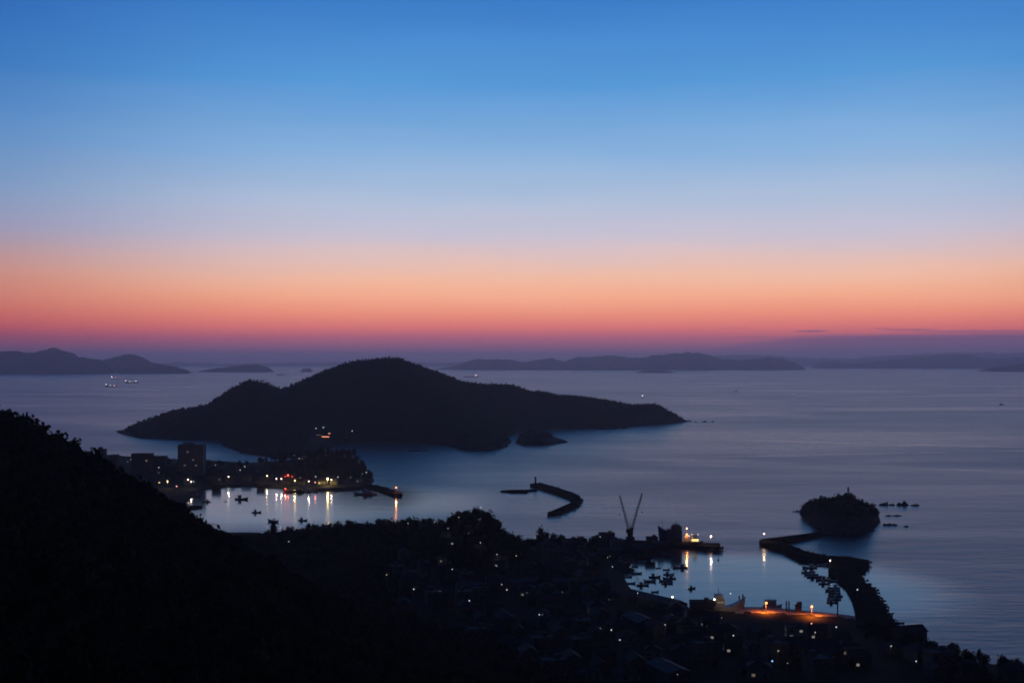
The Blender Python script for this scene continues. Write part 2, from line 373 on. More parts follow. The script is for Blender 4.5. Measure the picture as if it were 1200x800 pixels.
def rock_thing(px, py, w, h, label, group=None, z=0, dep=1.0):
    x, y, _ = P(px, py); W = w*y/F; Hh = h*y/F; b = MB(); n = 8; r = random.Random(int(px*7+py)); k0 = max(2, min(6, int(W/(Hh+1)*1.6)))
    for q in range(k0):                     # overlapping crags, uneven in height, each leaning its own way
        cx = -W/2+W*(q+.5)/k0+r.uniform(-.12, .12)*W/k0; cy = r.uniform(-.2, .2)*W*dep*.4; a0 = r.random()*6.28; pk = Hh*(1 if q == k0//2 else r.uniform(.35, .85)); lean = r.uniform(-.3, .3)*W/k0; rings = []
        for t, f in ((-.4, 1.15), (0, 1), (.4, .72), (.75, .42), (1, .12)):
            rings.append([(cx+lean*t+W/k0*.75*f*math.cos(a0+a)*r.uniform(.7, 1.2), cy+W/k0*.7*f*dep*math.sin(a0+a)*r.uniform(.7, 1.2), max(-1.0, pk*t*r.uniform(.85, 1.15)) if t >= 0 else -1.0) for a in [2*math.pi*i/n for i in range(n)]])
        b.loft(rings)
    o = b.build('sea_rock', M['islet'], loc=(x, y+W/2*dep*.5, z), rz=0); return tag(o, label, 'rock', group)
for px, py, w, h, l in ((1040, 592, 18, 4.2, 'long dark sea rock nearest the top right of the steep islet'), (1058, 592, 12, 5.5, 'pointed sea rock, second out from the steep islet'), (1073, 592.5, 10, 2.6, 'flat sea rock farthest right in the row beyond the steep islet'),
                        (1041, 604.5, 7, 1.6, 'tiny rock just breaking water right of the steep islet, inner one'), (1052, 604.5, 11, 1.8, 'low thin rock just breaking water right of the steep islet, outer one'),
                        (1044, 615.5, 16, 3, 'low dark rock below right of the steep islet, the longer one'), (1062, 617, 5, 1.8, 'small round rock farthest below right of the steep islet'), (1023, 622, 6, 1.4, 'small ledge rock at the lower right foot of the steep islet'),
                        (934, 599.5, 9, 2.2, 'rock ledge at the left tip of the steep islet'), (815, 494.2, 2.5, 1.2, 'tiny reef rock first off the right tip of the long island'), (826, 494.3, 6, 1.7, 'largest reef rock off the right tip of the long island'),
                        (835, 494.2, 3, 1.5, 'outermost reef rock off the right tip of the long island'), (710, 503, 26, 3.8, 'dark rock at the foot of the long island, right of its middle'), (727, 502, 14, 4, 'rounded rock at the shore of the long island, right of the wider one'),
                        (489, 528.6, 22, 1.6, 'flat dark reef in the water in front of the long island'), (1050, 731, 22, 2.4, 'flat dark rock spit at the foot of the breakwater'), (660, 518.8, 9, 1.5, 'low rock trailing off the right of the small islet')):
    rock_thing(px, py, w, h, l, dep=.7)

# ------------------------------------------------------------------ far hills fading in the air
def far_ridge(name, pts, D, label, wf=2.6, amp=.13, foot=None):
    xs = [p[0] for p in pts]; n = int((xs[-1]-xs[0])*D/F/ (D*.0011))+8
    px = np.linspace(xs[0], xs[-1], n); py = np.interp(px, xs, [p[1] for p in pts])
    ph = (px*.37)
    Zc = np.maximum(0, H-(py-YH)/F*D); Zc = Zc*(1+amp*2*fbm(px/7, px*0+D*.001, 5))
    end = np.clip(np.minimum(px-xs[0], xs[-1]-px)/6, 0, 1) if foot is None else np.ones(n)
    Zc = Zc*end; X = (px-600)/F*D
    prof = ((-1, -6), (-.97, .04), (-.8, .2), (-.55, .5), (-.3, .8), (-.12, .96), (0, 1), (.15, .93), (.5, .55), (1, -.02))
    rows = []
    for t, q in prof:
        wob = 1+.5*fbm(px/9+t*2, px*0+t*5, 3)
        Y = D + t*(Zc*wf+40)*wob; Z = Zc*q*(1+(.25*fbm(px/5+t*9, px*0+3*t, 3) if 0 < q < 1 else 0))
        if q < 0: Z = np.full(n, -5.0)
        rows.append(np.stack([X*(Y/D)*0+X, Y, Z], -1))
    V = np.concatenate(rows); k = len(prof)
    Q = [(a*n+i, a*n+i+1, (a+1)*n+i+1, (a+1)*n+i) for a in range(k-1) for i in range(n-1)]
    o = np_mesh(name, V, np.array(Q), M['hill'], True); return tag(o, label, 'hills', kind='structure')
far_ridge('distant_hills', ((-120, 416), (-60, 412), (0, 410.5), (10, 410.5), (30, 413), (50, 411), (60, 408.5), (66, 408), (72, 409), (84, 414), (95, 419), (120, 422), (128, 428), (133, 434)), 14300, 'blue hazy hills with a rounded peak at the left edge of the horizon')
far_ridge('distant_hills', ((95, 427), (115, 423), (130, 420), (143, 416), (151, 414.2), (158, 415.5), (168, 420), (178, 424.5), (192, 427), (207, 430), (218, 433), (226, 436)), 15600, 'blue pointed island hill, second from the left on the horizon')
far_ridge('distant_hills', ((138, 436), (146, 432), (165, 430.5), (185, 430), (205, 432), (226, 437)), 14300, 'low dark foreland in front of the pointed island hill')
far_ridge('distant_hills', ((229, 436), (250, 431.5), (272, 428.8), (288, 427.5), (300, 427), (312, 429), (323, 435)), 16400, 'low blue island just left of the long island')
far_ridge('distant_hills', ((350, 435), (354, 431.5), (364, 431.2), (369, 435)), 16600, 'tiny blue islet between the low blue island and the rounded peak', 2.0)
far_ridge('distant_hills', ((322, 439.2), (326, 438.0), (333, 438.2), (337, 439.3)), 12700, 'tiny dark reef on the far water left of the rounded peak', 2.0)
far_ridge('distant_hills', ((505, 433), (530, 429), (548, 423.5), (560, 420), (575, 421), (590, 420.5), (600, 421.5), (615, 424), (635, 421), (645, 418.5), (655, 422), (662, 424), (675, 418.5), (700, 417), (740, 418), (750, 418.7), (775, 415), (795, 413.5),
                        (810, 412.7), (825, 414), (845, 420), (862, 422), (880, 421), (900, 418.5), (915, 420), (930, 425), (947, 433)), 20800, 'long blue island range behind the right half of the long island')
far_ridge('distant_hills', ((745, 435.5), (755, 434), (775, 434), (792, 436)), 15200, 'low dark point in front of the long blue range', 2.0)
far_ridge('distant_hills', ((948, 432), (965, 423), (985, 424.5), (1000, 426), (1015, 425), (1040, 421.5), (1070, 420), (1100, 416.5), (1130, 416), (1160, 420), (1200, 418), (1280, 414), (1340, 420)), 25000, 'pale far hills right of the long blue range')
far_ridge('distant_hills', ((1141, 436), (1160, 431), (1180, 428.5), (1200, 426.5), (1240, 424), (1320, 430)), 17300, 'low blue island cut by the right edge')
far_ridge('distant_hills', ((-500, 425), (-100, 424), (180, 426.5), (210, 424), (260, 426), (330, 425), (420, 424), (500, 425), (600, 424), (740, 423), (830, 418), (860, 415.5), (900, 416), (935, 419), (1000, 420), (1040, 416.5), (1100, 414), (1250, 413), (1700, 420)),
          34000, 'faintest mountain line along the whole horizon', foot=1)

# ------------------------------------------------------------------ water
m, nt, b = nodes('sea_water'); M['sea'] = m; N = nt.nodes; Lk = nt.links.new
tc = N.new('ShaderNodeTexCoord')
def mapping(sx, sy, rz=0):
    mp = N.new('ShaderNodeMapping'); mp.inputs['Scale'].default_value = (sx, sy, 1); mp.inputs['Rotation'].default_value = (0, 0, rz); Lk(tc.outputs['Object'], mp.inputs['Vector']); return mp.outputs['Vector']
def noise(vec, sc=1, det=3, ro=.5, dist=0.0):
    n = N.new('ShaderNodeTexNoise'); n.inputs['Scale'].default_value = sc; n.inputs['Detail'].default_value = det; n.inputs['Roughness'].default_value = ro; n.inputs['Distortion'].default_value = dist; Lk(vec, n.inputs['Vector']); return n.outputs['Fac']
def mathn(op, a, c=None, clamp=False):
    n = N.new('ShaderNodeMath'); n.operation = op; n.use_clamp = clamp
    for i, v in enumerate((a, c)):
        if v is None: continue
        if isinstance(v, (int, float)): n.inputs[i].default_value = v
        else: Lk(v, n.inputs[i])
    return n.outputs[0]
def mrange(v, a, c, lo, hi):
    n = N.new('ShaderNodeMapRange'); n.interpolation_type = 'SMOOTHSTEP'; Lk(v, n.inputs[0])
    for i, q in zip((1, 2, 3, 4), (a, c, lo, hi)): n.inputs[i].default_value = q
    return n.outputs[0]
b.inputs['Base Color'].default_value = (.006, .011, .02, 1); b.inputs['IOR'].default_value = 1.333; b.inputs['Specular IOR Level'].default_value = .5
slick = noise(mapping(1/1100, 1/420, .1), 1, 4, .55, 1.2)
slick2 = noise(mapping(1/420, 1/70, -.06), 1, 4, .6, 1.0)
sl = mathn('ADD', mathn('MULTIPLY', slick, .7), mathn('MULTIPLY', slick2, .3))
rough0 = mrange(sl, .36, .64, .27, .345)
def wake(p, q, w, amt):                     # the smooth trail a boat has left on the water
    (x0, y0, _), (x1, y1, _) = P(*p), P(*q); L = math.hypot(x1-x0, y1-y0); nx, ny = -(y1-y0)/L, (x1-x0)/L
    v = N.new('ShaderNodeVectorMath'); v.operation = 'DOT_PRODUCT'; Lk(tc.outputs['Object'], v.inputs[0]); v.inputs[1].default_value = (nx, ny, 0)
    d = mathn('ABSOLUTE', mathn('ADD', mathn('SUBTRACT', v.outputs['Value'], nx*x0+ny*y0), mathn('MULTIPLY', mathn('SUBTRACT', noise(mapping(1/160, 1/160), 1, 2), .5), 30)))
    sx = N.new('ShaderNodeSeparateXYZ'); Lk(tc.outputs['Object'], sx.inputs[0])
    return mathn('MULTIPLY', mathn('MULTIPLY', mrange(d, w*.3, w, amt, 0), mrange(sx.outputs[0], min(x0, x1), min(x0, x1)+120, 0, 1)), mrange(noise(mapping(1/90, 1/40), 1, 3), .35, .6, .15, 1))
wk = mathn('ADD', wake((835, 515), (1200, 524), 9, .1), mathn('ADD', wake((880, 540), (1200, 553), 8, .08), wake((715, 538), (900, 534), 12, .08)))
rough = mathn('SUBTRACT', rough0, wk)
def harbour(x, y, r0, r1):
    v = N.new('ShaderNodeVectorMath'); v.operation = 'DISTANCE'; Lk(tc.outputs['Object'], v.inputs[0]); v.inputs[1].default_value = (x, y, 0)
    return mrange(v.outputs['Value'], r0, r1, 0, 1)
calm = mathn('MULTIPLY', harbour(-240, 1270, 120, 260), harbour(150, 800, 90, 170))
mixr = N.new('ShaderNodeMix'); mixr.data_type = 'FLOAT'; Lk(calm, mixr.inputs[0]); mixr.inputs[2].default_value = .115; Lk(rough, mixr.inputs[3])
Lk(mixr.outputs[0], b.inputs['Roughness'])
w1 = noise(mapping(1/22, 1/6.5, -.12), 1, 3, .55); w2 = noise(mapping(1/60, 1/22, -.1), 1, 2, .5)
wv = mathn('ADD', mathn('MULTIPLY', w1, .5), w2)
bp = N.new('ShaderNodeBump'); bp.inputs['Distance'].default_value = 1.0
Lk(mrange(calm, 0, 1, .12, .8), bp.inputs['Strength']); Lk(wv, bp.inputs['Height']); Lk(bp.outputs['Normal'], b.inputs['Normal'])
EXT = 60000
tag(MB().add([(-EXT, -1500, 0), (EXT, -1500, 0), (EXT, EXT, 0), (-EXT, EXT, 0)], [(0, 1, 2, 3)]).build('sea', M['sea']), 'calm dusk sea of the bay', 'sea', kind='structure')

# ------------------------------------------------------------------ air
SIG = 5e-5
hm = bpy.data.materials.new('haze'); hm.use_nodes = True; hn = hm.node_tree; hn.nodes.clear()
ho = hn.nodes.new('ShaderNodeOutputMaterial'); hv = hn.nodes.new('ShaderNodeVolumePrincipled')
hv.inputs['Color'].default_value = (.92, .9, 1, 1); hv.inputs['Density'].default_value = SIG; hv.inputs['Anisotropy'].default_value = .66
hn.links.new(hv.outputs[0], ho.inputs['Volume'])
hz = MB().box((0, EXT/2-750, 232), (2*EXT+2000, EXT+3500, 476)).build('haze', hm); tag(hz, 'thin evening haze over the bay', 'haze', kind='stuff')

# ------------------------------------------------------------------ breakwaters, piers, quay
def slab(name, verts, z, label, cat, m='stained_concrete', parapet=None, armour=None, zb=-3):
    poly = [P(x, y, zz)[:2] for x, y, zz in verts]; cx = sum(p[0] for p in poly)/len(poly); cy = sum(p[1] for p in poly)/len(poly)
    loc = [(x-cx, y-cy) for x, y in poly]; t = thing(name, label, cat, (cx, cy, 0))
    MB().prism(loc, zb, z).build('deck', M[m], t)
    if parapet:
        b = MB(); q = [P(x, y, zz)[:2] for x, y, zz in parapet]
        for (ax, ay), (bx, by) in zip(q[:-1], q[1:]):
            L = math.hypot(bx-ax, by-ay); b.box(((ax+bx)/2-cx, (ay+by)/2-cy, z+.55), (L+.6, .8, 1.1), math.atan2(by-ay, bx-ax))
        b.build('parapet', M['stained_concrete'], t)
    if armour:
        b = MB(); q = [P(x, y, 1)[:2] for x, y in armour]
        for (ax, ay), (bx, by) in zip(q[:-1], q[1:]):
            L = math.hypot(bx-ax, by-ay)
            for i in range(int(L/1.4)):
                s = random.random(); x = ax+s*(bx-ax)-cx+random.uniform(-2.2, 2.2); y = ay+s*(by-ay)-cy+random.uniform(-2.2, 2.2); zz = random.uniform(-.5, 2.5)
                for k in range(4):
                    a = random.random()*6.28; e = random.uniform(-.7, .6); b.tube((x, y, zz), (x+1.5*math.cos(a), y+1.5*math.sin(a), zz+1.5*e), .55, .38, 5)
        tag(b.build('armour', M['tetrapod'], t), kind='stuff')
    return t
ZIG = [(971, 621, 4), (906, 629, 4), (893, 630.5, 4), (889.6, 635, 2), (891, 639.8, 0), (917, 646.5, 0), (938, 656.5, 0), (959, 658.5, 0), (984, 661.5, 0), (972, 666, 3), (970.5, 671, 1), (978, 676, 0), (991, 686.5, 0), (998, 699, 0), (1001.5, 711, 0), (1002, 723, 0), (1003, 740, 0),
       (1046, 740, 2), (1039, 721, 3), (1034, 711, 3), (1027.5, 700, 3), (1020, 689, 3), (1010, 679, 3), (1000, 671, 2), (1018, 658.5, 3), (992, 652, 4), (967, 651, 4), (945, 646.5, 4), (930, 640, 4), (915, 635, 2), (971, 626.5, 0)]
slab('breakwater', ZIG, 3.6, 'zigzag concrete breakwater running from the town to the steep islet', 'breakwater', parapet=[(1018, 658.5, 3), (992, 652.5, 4), (967, 651.5, 4), (945, 647, 4), (930, 640.8, 4), (915, 635.3, 3)],
     armour=[(1001, 671), (1011, 679.5), (1021, 689), (1029, 700), (1036, 712), (1041, 723), (1047, 738), (1038, 724), (1030, 708), (1021, 694), (1012, 684), (1003, 674), (1012, 665), (1018, 659.5), (992, 653.5), (967, 652.5), (945, 648), (930, 642)])
CUR = [(621, 566.5, 3), (632, 565.8, 3), (652, 571.5, 3), (671, 577.5, 3), (678, 581.5, 3), (680.5, 585.5, 1), (680, 589.5, 0), (674, 593.5, 0), (650, 603.8, 0), (643.5, 604, 0), (641.5, 601, 2), (645, 599, 3), (671, 588, 3), (671, 587, 2), (667, 585, 0), (659, 581.8, 0), (632, 573, 0), (622, 570.3, 0)]
slab('breakwater', CUR, 3.2, 'hooked breakwater lying detached in the open bay with a small light tower', 'breakwater', armour=[(622, 567.5), (633, 566.5), (652, 572.5), (671, 578.5), (679, 583), (681, 588), (675, 593.5), (651, 603.8), (643, 604)], parapet=[(632, 566.3, 3), (652, 572, 3), (671, 578, 3), (678, 582, 3), (679, 586, 2)])
t = slab('breakwater', [(586.5, 575, 1), (594, 573.8, 1.5), (612, 573.4, 1.5), (629, 573, 1.5), (629.5, 575.2, 0), (618.5, 575.8, 0), (617.5, 577.8, 0), (600, 577.6, 0)], 1.6, 'short low mole with stubby bollards left of the hooked breakwater', 'breakwater')
c0 = Vector(t.location)
for k in range(8):
    x, y, _ = P(598+3*k, 574.6, 1.6); MB().tube((x-c0.x, y-c0.y, 1.4), (x-c0.x, y-c0.y, 2.8), .6, .5, 8).build('bollard', M['concrete'], t)
slab('harbour_mole', [(424, 567.5, 3), (440, 568.2, 3), (452, 571, 3), (463, 575, 3), (471, 578.5, 3), (471, 581.8, 0), (462, 581.6, 0), (452, 577.8, 0), (440, 573.5, 0), (424, 573.5, 0)], 3, 'curved stone mole with an orange lamp at the tip of the left harbour', 'breakwater', armour=[(440, 569), (452, 572), (463, 576), (471, 580)])
slab('pier', [(690, 629, 4), (760, 632.5, 4), (800, 634, 4), (841, 635.8, 3.5), (844, 640, 1), (843, 645.8, 0), (827, 645.2, 0), (815, 643, 0), (775, 642.8, 0), (774, 648, 0), (760, 652, 0), (742, 654.5, 0), (715, 660, 0)], 3.5, 'shipyard pier carrying the twin boom crane and docked ships', 'pier', armour=[(826, 645), (842, 645.5), (844, 641)])
slab('quay', [(859, 710.5, 2.5), (900, 711, 2.5), (935, 714, 2.5), (985, 719, 2.5), (1002.5, 721.5, 2.5), (1003, 727, 2.5), (940, 722.5, 2.5), (862, 718, 2.5)], 2.5, 'low quay lit orange by two sodium lamps', 'quay', 'quay_paving')
slab('jetty', [(214, 591.5, 1.5), (236, 592, 1.5), (237, 595, 0), (222, 596.5, 0), (214, 596.5, 0)], 1.6, 'small dark jetty at the foot of the left hillside', 'jetty')

# light towers
def beacon(loc, h, r, label, m='concrete'):
    t = thing('light_tower', label, 'lighthouse', loc)
    MB().tube((0, 0, -.3), (0, 0, h*.12), r*1.9, r*1.7, 10).build('base', M['concrete'], t)
    MB().tube((0, 0, h*.12), (0, 0, h*.78), r, r*.78, 10).build('tower', M[m], t)
    MB().tube((0, 0, h*.78), (0, 0, h*.82), r*1.5, r*1.5, 10).build('gallery', M['concrete'], t)
    MB().tube((0, 0, h*.82), (0, 0, h*.93), r*.8, r*.8, 8).tube((0, 0, h*.93), (0, 0, h), r*.9, r*.15, 8).build('lantern', M['glass'], t)
    return t
x, y, _ = P(627.5, 567.6, 3.2); beacon((x, y+1, 3.2), 9.5, 1.2, 'slim light tower on the far end of the hooked breakwater')
x, y, z = PD(994, 577, 1083); beacon((x, y, float(fb(np.array([x]), np.array([y]))[0])+.0), z+5.5-float(fb(np.array([x]), np.array([y]))[0]), .85, 'small light tower on top of the steep islet', 'pale_wall')

# ------------------------------------------------------------------ street lamps and other lights
def lamp_proto(m, h, r, label):
    def make():
        t = thing('street_lamp', label, 'street lamp')
        MB().tube((0, 0, -.5), (0, 0, h), .13, .08, 6).build('pole', M['steel'], t)
        MB().tube((0, 0, h-.05), (0, -1.0, h+.3), .06, .05, 5).build('arm', M['steel'], t)
        MB().ball((0, -1.1, h+.1), r, 8, 5).build('lamp_head', M[m], t); return t
    return Proto(make)
LP = {}
LAMP_XY = []
def lamp(px, py, kind, label, h=7.0, r=.34, at=None, near=330, group=None):
    if at is None: x, y, z = ground_hit(px, py, h, near)
    else: x, y, z = at
    k = (kind, h, r)
    if k not in LP: LP[k] = lamp_proto('lamp_'+kind, h, r, label)
    LAMP_XY.append((x, y)); o = LP[k].put((x, y+1.1, z), 0, label, group or 'street lamps')
    o['lit'] = 1; BASE.append((o, h, r)); return o
BASE = []
def shine(col, watts, spot=None, dz=.25):                 # adds the thrown light under the head of the lamp placed last
    o, h, r = BASE[-1]; glow((0, -1.1, h-r-dz), col, watts, o, spot, .3)
def lamp_on(px, py, kind, label, z, h, r): # on a slab of top height z
    x, y, _ = P(px, py, z+h); return lamp(px, py, kind, label, h, r, at=(x, y, z))

TL = [ # town lights (photo pixel, kind, label)
 (338.4, 635.2, 'white', 'white street lamp on the dark slope below the left harbour, alone at the far left'),
 (453.2, 673.4, 'white', 'white street lamp low on the wooded slope, left end of the town'),
 (484.8, 690.6, 'white', 'white street lamp nearest the wooded slope in the lower left of the town'),
 (478, 613.4, 'white', 'bright white lamp in the tree line between left harbour and domed knoll'),
 (498, 606.5, 'dim', 'faint lamp on the tree line top, left of the domed knoll'),
 (509, 611.6, 'white', 'white lamp of a close pair just left of the domed knoll'),
 (512.5, 611.8, 'dim', 'dimmer lamp of the close pair left of the domed knoll'),
 (537.6, 607.4, 'white', 'white lamp on the left flank of the domed knoll'),
 (563.6, 595.2, 'white', 'white lamp high on the domed knoll'),
 (525, 620.8, 'white', 'white lamp at the lower left foot of the domed knoll'),
 (549, 628, 'dim', 'dim lamp right under the middle of the domed knoll'),
 (563, 638, 'white', 'white street lamp some way below the domed knoll'),
 (530, 667.2, 'white', 'bright white lamp in the left middle of the dark town'),
 (515.8, 692.8, 'dim', 'dim lamp among dark roofs in the lower left of the town'),
 (550, 703.6, 'white', 'white lamp at the lowest left of the lit town, above the wooded slope'),
 (582.4, 649.6, 'white', 'white lamp, left one of two level lamps below the knoll'),
 (605, 651, 'white', 'white lamp, right one of two level lamps below the knoll'),
 (588, 685, 'white', 'white lamp, upper one of a slanting pair in the town centre'),
 (594, 691, 'white', 'white lamp, lower one of a slanting pair in the town centre'),
 (627.3, 629.8, 'white', 'bright white lamp near the sea wall right of the domed knoll'),
 (632, 720, 'white', 'white lamp, left one of a close pair low in the town centre'),
 (635.6, 720.6, 'dim', 'dim lamp, right one of a close pair low in the town centre'),
 (617.4, 694.4, 'dim', 'dim lamp between the slanting pair and the harbour'),
 (659, 694, 'dim', 'dim lamp in the roofs left of the right harbour'),
 (703.2, 629, 'white', 'white lamp beside the low frame building left of the crane'),
 (712, 653.2, 'white', 'white lamp, larger of two side by side behind the right harbour'),
 (714.6, 651.6, 'dim', 'dim lamp, smaller of two side by side behind the right harbour'),
 (717.7, 664, 'white', 'white lamp closest to the inner corner of the right harbour'),
 (714, 702.3, 'dim', 'dim lamp in the roofs left of the boats in the right harbour'),
 (747.3, 695, 'white', 'white lamp at the left end of the long shore shed'),
 (716.4, 738.2, 'white', 'white lamp lower middle of the town, right one of two'),
 (703.6, 736.4, 'dim', 'dim lamp lower middle of the town, left one of two'),
 (726.4, 750.4, 'white', 'white lamp lowest in the middle of the town'),
 (779.4, 732.2, 'white', 'bright white lamp in the town below the long shore shed'),
 (794, 790.4, 'dim', 'dim lamp at the bottom edge of the photo'),
 (845.7, 724.2, 'dim', 'dim lamp on the shore road below the work ship'),
 (859.4, 744.4, 'white', 'white lamp in the town below the work ship'),
 (912, 762.8, 'white', 'white lamp left of the large gabled roof at the lower right'),
 (905, 774.8, 'blue', 'small blue lamp in the lower right town'),
 (923, 777.4, 'dim', 'dim lamp right of the small blue lamp'),
 (951, 730.8, 'rose', 'pink red lamp on the road below the orange lit quay'),
 (955.4, 741, 'white', 'white lamp under the pink red lamp'),
 (980, 734.6, 'white', 'bright white lamp at the right end behind the orange lit quay'),
 (1044.4, 756.8, 'white', 'white lamp near the right shore trees, upper one'),
 (1073.6, 774.8, 'white', 'white lamp near the right shore trees, lower one'),
]
for i, (px, py, k, l) in enumerate(TL):
    kk = 'cream' if k == 'white' and i % 3 == 1 else k
    lamp(px, py, kk, l, 11.5 if px < 575 else 8.5, (.26, .2, .3, .23)[i % 4] if k != 'dim' else .2)
    if k != 'dim' and i % 2: shine((1, .9, .78), 60)
x, y, z = ground_hit(788, 699.7, 9); lamp(788, 699.7, 'pink', 'bright warm lamp rising over the roof of the long shore shed', 9, .5)
lamp_on(895.4, 625.3, 'pink', 'warm lamp at the elbow of the zigzag breakwater', 3.6, 6, .55); shine((1, .66, .36), 900)
lamp_on(972.8, 656.6, 'pink', 'white lamp in the middle of the zigzag breakwater', 3.6, 4, .42); shine((1, .75, .65), 300)
lamp_on(1004.8, 690.7, 'white', 'white lamp on the broad root of the zigzag breakwater', 3.6, 5, .36)
lamp_on(833.2, 628.3, 'pink', 'bright lamp at the outer end of the shipyard pier', 3.5, 7, .7); shine((1, .74, .6), 1500)
lamp_on(898, 706.4, 'sodium', 'orange sodium lamp on the quay, the left one', 2.5, 6, .68); shine((1, .2, .016), 17000, 162)
lamp_on(951.4, 710.6, 'sodium', 'orange sodium lamp on the quay, the right one', 2.5, 6, .68); shine((1, .2, .016), 17000, 162)
lamp_on(464.2, 571, 'orange', 'orange lamp at the tip of the curved mole in the left harbour', 3, 6, .7); shine((1, .3, .07), 3800)
FL = [(153.6, 538.4, 'white', 'white lamp beside the flat roofed block at the far left'), (149.5, 541, 'dim', 'dim lamp under the lamp beside the far left block'), (213.3, 546, 'dim', 'dim lamp at the left foot of the tall hotel'),
      (186, 547.6, 'white', 'white lamp left of the tall hotel, upper one of two'), (186, 554, 'dim', 'dim lamp left of the tall hotel, lower one of two'), (196.2, 564, 'yellow', 'yellow lamp lighting a house front beside the left hillside'),
      (207, 572.3, 'rose', 'pink lamp on the shore near the left hillside'), (220.5, 561.8, 'pink', 'white lamp left one of three on the shore below the tall hotel'), (224, 564.2, 'pink', 'white lamp middle one of three on the shore below the tall hotel'), (226.6, 564, 'white', 'white lamp right one of three on the shore below the tall hotel'),
      (252.6, 545, 'white', 'white lamp in trees right of the tall hotel'), (267.8, 558.4, 'pink', 'bright pinkish lamp on the far harbour front'), (281.4, 550.6, 'white', 'white lamp on the far harbour, lower one of two at its middle'), (286.8, 546.8, 'white', 'white lamp on the far harbour, upper one of two at its middle'),
      (257, 562, 'dim', 'dim lamp left of the bright pinkish lamp'), (313, 557.3, 'warm', 'warm yellow lamp before the long lit shop front'), (324, 560.8, 'pink', 'white lamp left of the red lit building'), (329.7, 560.8, 'pink', 'white lamp just under the red lit building'),
      (345.5, 563, 'yellow', 'yellowish lamp on the quay right of the red lit building'), (351.8, 559.7, 'dim', 'dim lamp right of the red lit building'), (361.8, 563.8, 'pink', 'white lamp above the orange lit boat'), (370, 558.3, 'white', 'white lamp up behind the bright lit pavilion'), (369.3, 565.6, 'rose', 'pink lamp above the stern of the orange lit boat'),
      (388.3, 562, 'pink', 'white lamp right beside the bright lit pavilion'), (396, 559, 'white', 'white lamp first to the right of the lit pavilion'), (411, 559, 'dim', 'dim lamp farther right of the lit pavilion'), (424.5, 555, 'dim', 'dim lamp at the right end of the headland trees'), (429.3, 553.4, 'white', 'white lamp rightmost on the wooded headland'),
      (350.6, 537.2, 'white', 'white lamp in the trees of the headland, left one of two'), (354, 537.2, 'dim', 'dim lamp in the trees of the headland, right one of two'), (345, 533.8, 'dim', 'faint lamp highest in the headland trees')]
RAD = {'white': .5, 'dim': .45, 'pink': .6, 'yellow': .75, 'warm': .65, 'rose': .55}
def far_front(py):                          # keep shore lamps on the land side of the water
    return None
SH = {'pink': ((1, .8, .66), 750), 'yellow': ((1, .68, .2), 2400), 'warm': ((1, .7, .25), 2000), 'rose': ((1, .2, .2), 350)}
for px, py, k, l in FL:
    lamp(px, py, k, l, 8, RAD[k], near=1330, group='lamps around the left harbour')
    if k in SH: shine(*SH[k])

# ------------------------------------------------------------------ buildings
def gable(b, w, d, z, rh, ov=.5, t=.25):    # gabled roof, ridge along x
    a, c = w/2+ov, d/2+ov; zo = z-ov*rh/(d/2)
    for s in (-1, 1):
        b.add([(-a, s*c, zo), (a, s*c, zo), (a, 0, z+rh), (-a, 0, z+rh), (-a, s*c, zo+t), (a, s*c, zo+t), (a, 0, z+rh+t), (-a, 0, z+rh+t)],
              [(0, 1, 2, 3), (4, 5, 6, 7), (0, 1, 5, 4), (1, 2, 6, 5), (3, 0, 4, 7)])
    return b.tube((-a, 0, z+rh+t), (a, 0, z+rh+t), .22, n=6)
def hip(b, w, d, z, rh, ov=.6):
    a, c, k = w/2+ov, d/2+ov, max(.3, (w-d)/2)
    v = [(-a, -c, z-.15), (a, -c, z-.15), (a, c, z-.15), (-a, c, z-.15), (-k, 0, z+rh), (k, 0, z+rh), (-a, -c, z-.35), (a, -c, z-.35), (a, c, z-.35), (-a, c, z-.35)]
    b.add(v, [(0, 1, 5, 4), (1, 2, 5), (2, 3, 4, 5), (3, 0, 4), (6, 7, 1, 0), (7, 8, 2, 1), (8, 9, 3, 2), (9, 6, 0, 3), (9, 8, 7, 6)])
    return b.tube((-k, 0, z+rh), (k, 0, z+rh), .2, n=6)
def gable_wall(w, d, h, rh):
    b = MB(); a, c = w/2, d/2
    return b.add([(-a, -c, -1.5), (a, -c, -1.5), (a, c, -1.5), (-a, c, -1.5), (-a, -c, h), (a, -c, h), (a, c, h), (-a, c, h), (-a, 0, h+rh-.05), (a, 0, h+rh-.05)],
                 [(0, 1, 5, 4), (2, 3, 7, 6), (1, 2, 6, 9, 5), (3, 0, 4, 8, 7), (3, 2, 1, 0), (4, 5, 9, 8), (6, 7, 8, 9)])
def win(t, x, y, z, w, h, face='y', m='glass'):
    s = -1 if y < 0 else 1
    f = MB()
    if face == 'y':
        f.box((x, y+s*.03, z+h/2+.06), (w+.24, .1, .12)).box((x, y+s*.03, z-h/2-.06), (w+.24, .14, .12)).box((x-w/2-.06, y+s*.03, z), (.12, .1, h)).box((x+w/2+.06, y+s*.03, z), (.12, .1, h)).box((x, y+s*.035, z), (.07, .1, h))
        o = f.build('window', M['steel'], t); MB().box((x, y+s*.015, z), (w, .05, h)).build('pane', M[m], o)
    else:
        s = -1 if x < 0 else 1
        f.box((x+s*.03, y, z+h/2+.06), (.1, w+.24, .12)).box((x+s*.03, y, z-h/2-.06), (.14, w+.24, .12)).box((x+s*.03, y-w/2-.06, z), (.1, .12, h)).box((x+s*.03, y+w/2+.06, z), (.1, .12, h))
        o = f.build('window', M['steel'], t); MB().box((x+s*.015, y, z), (.05, w, h)).build('pane', M[m], o)
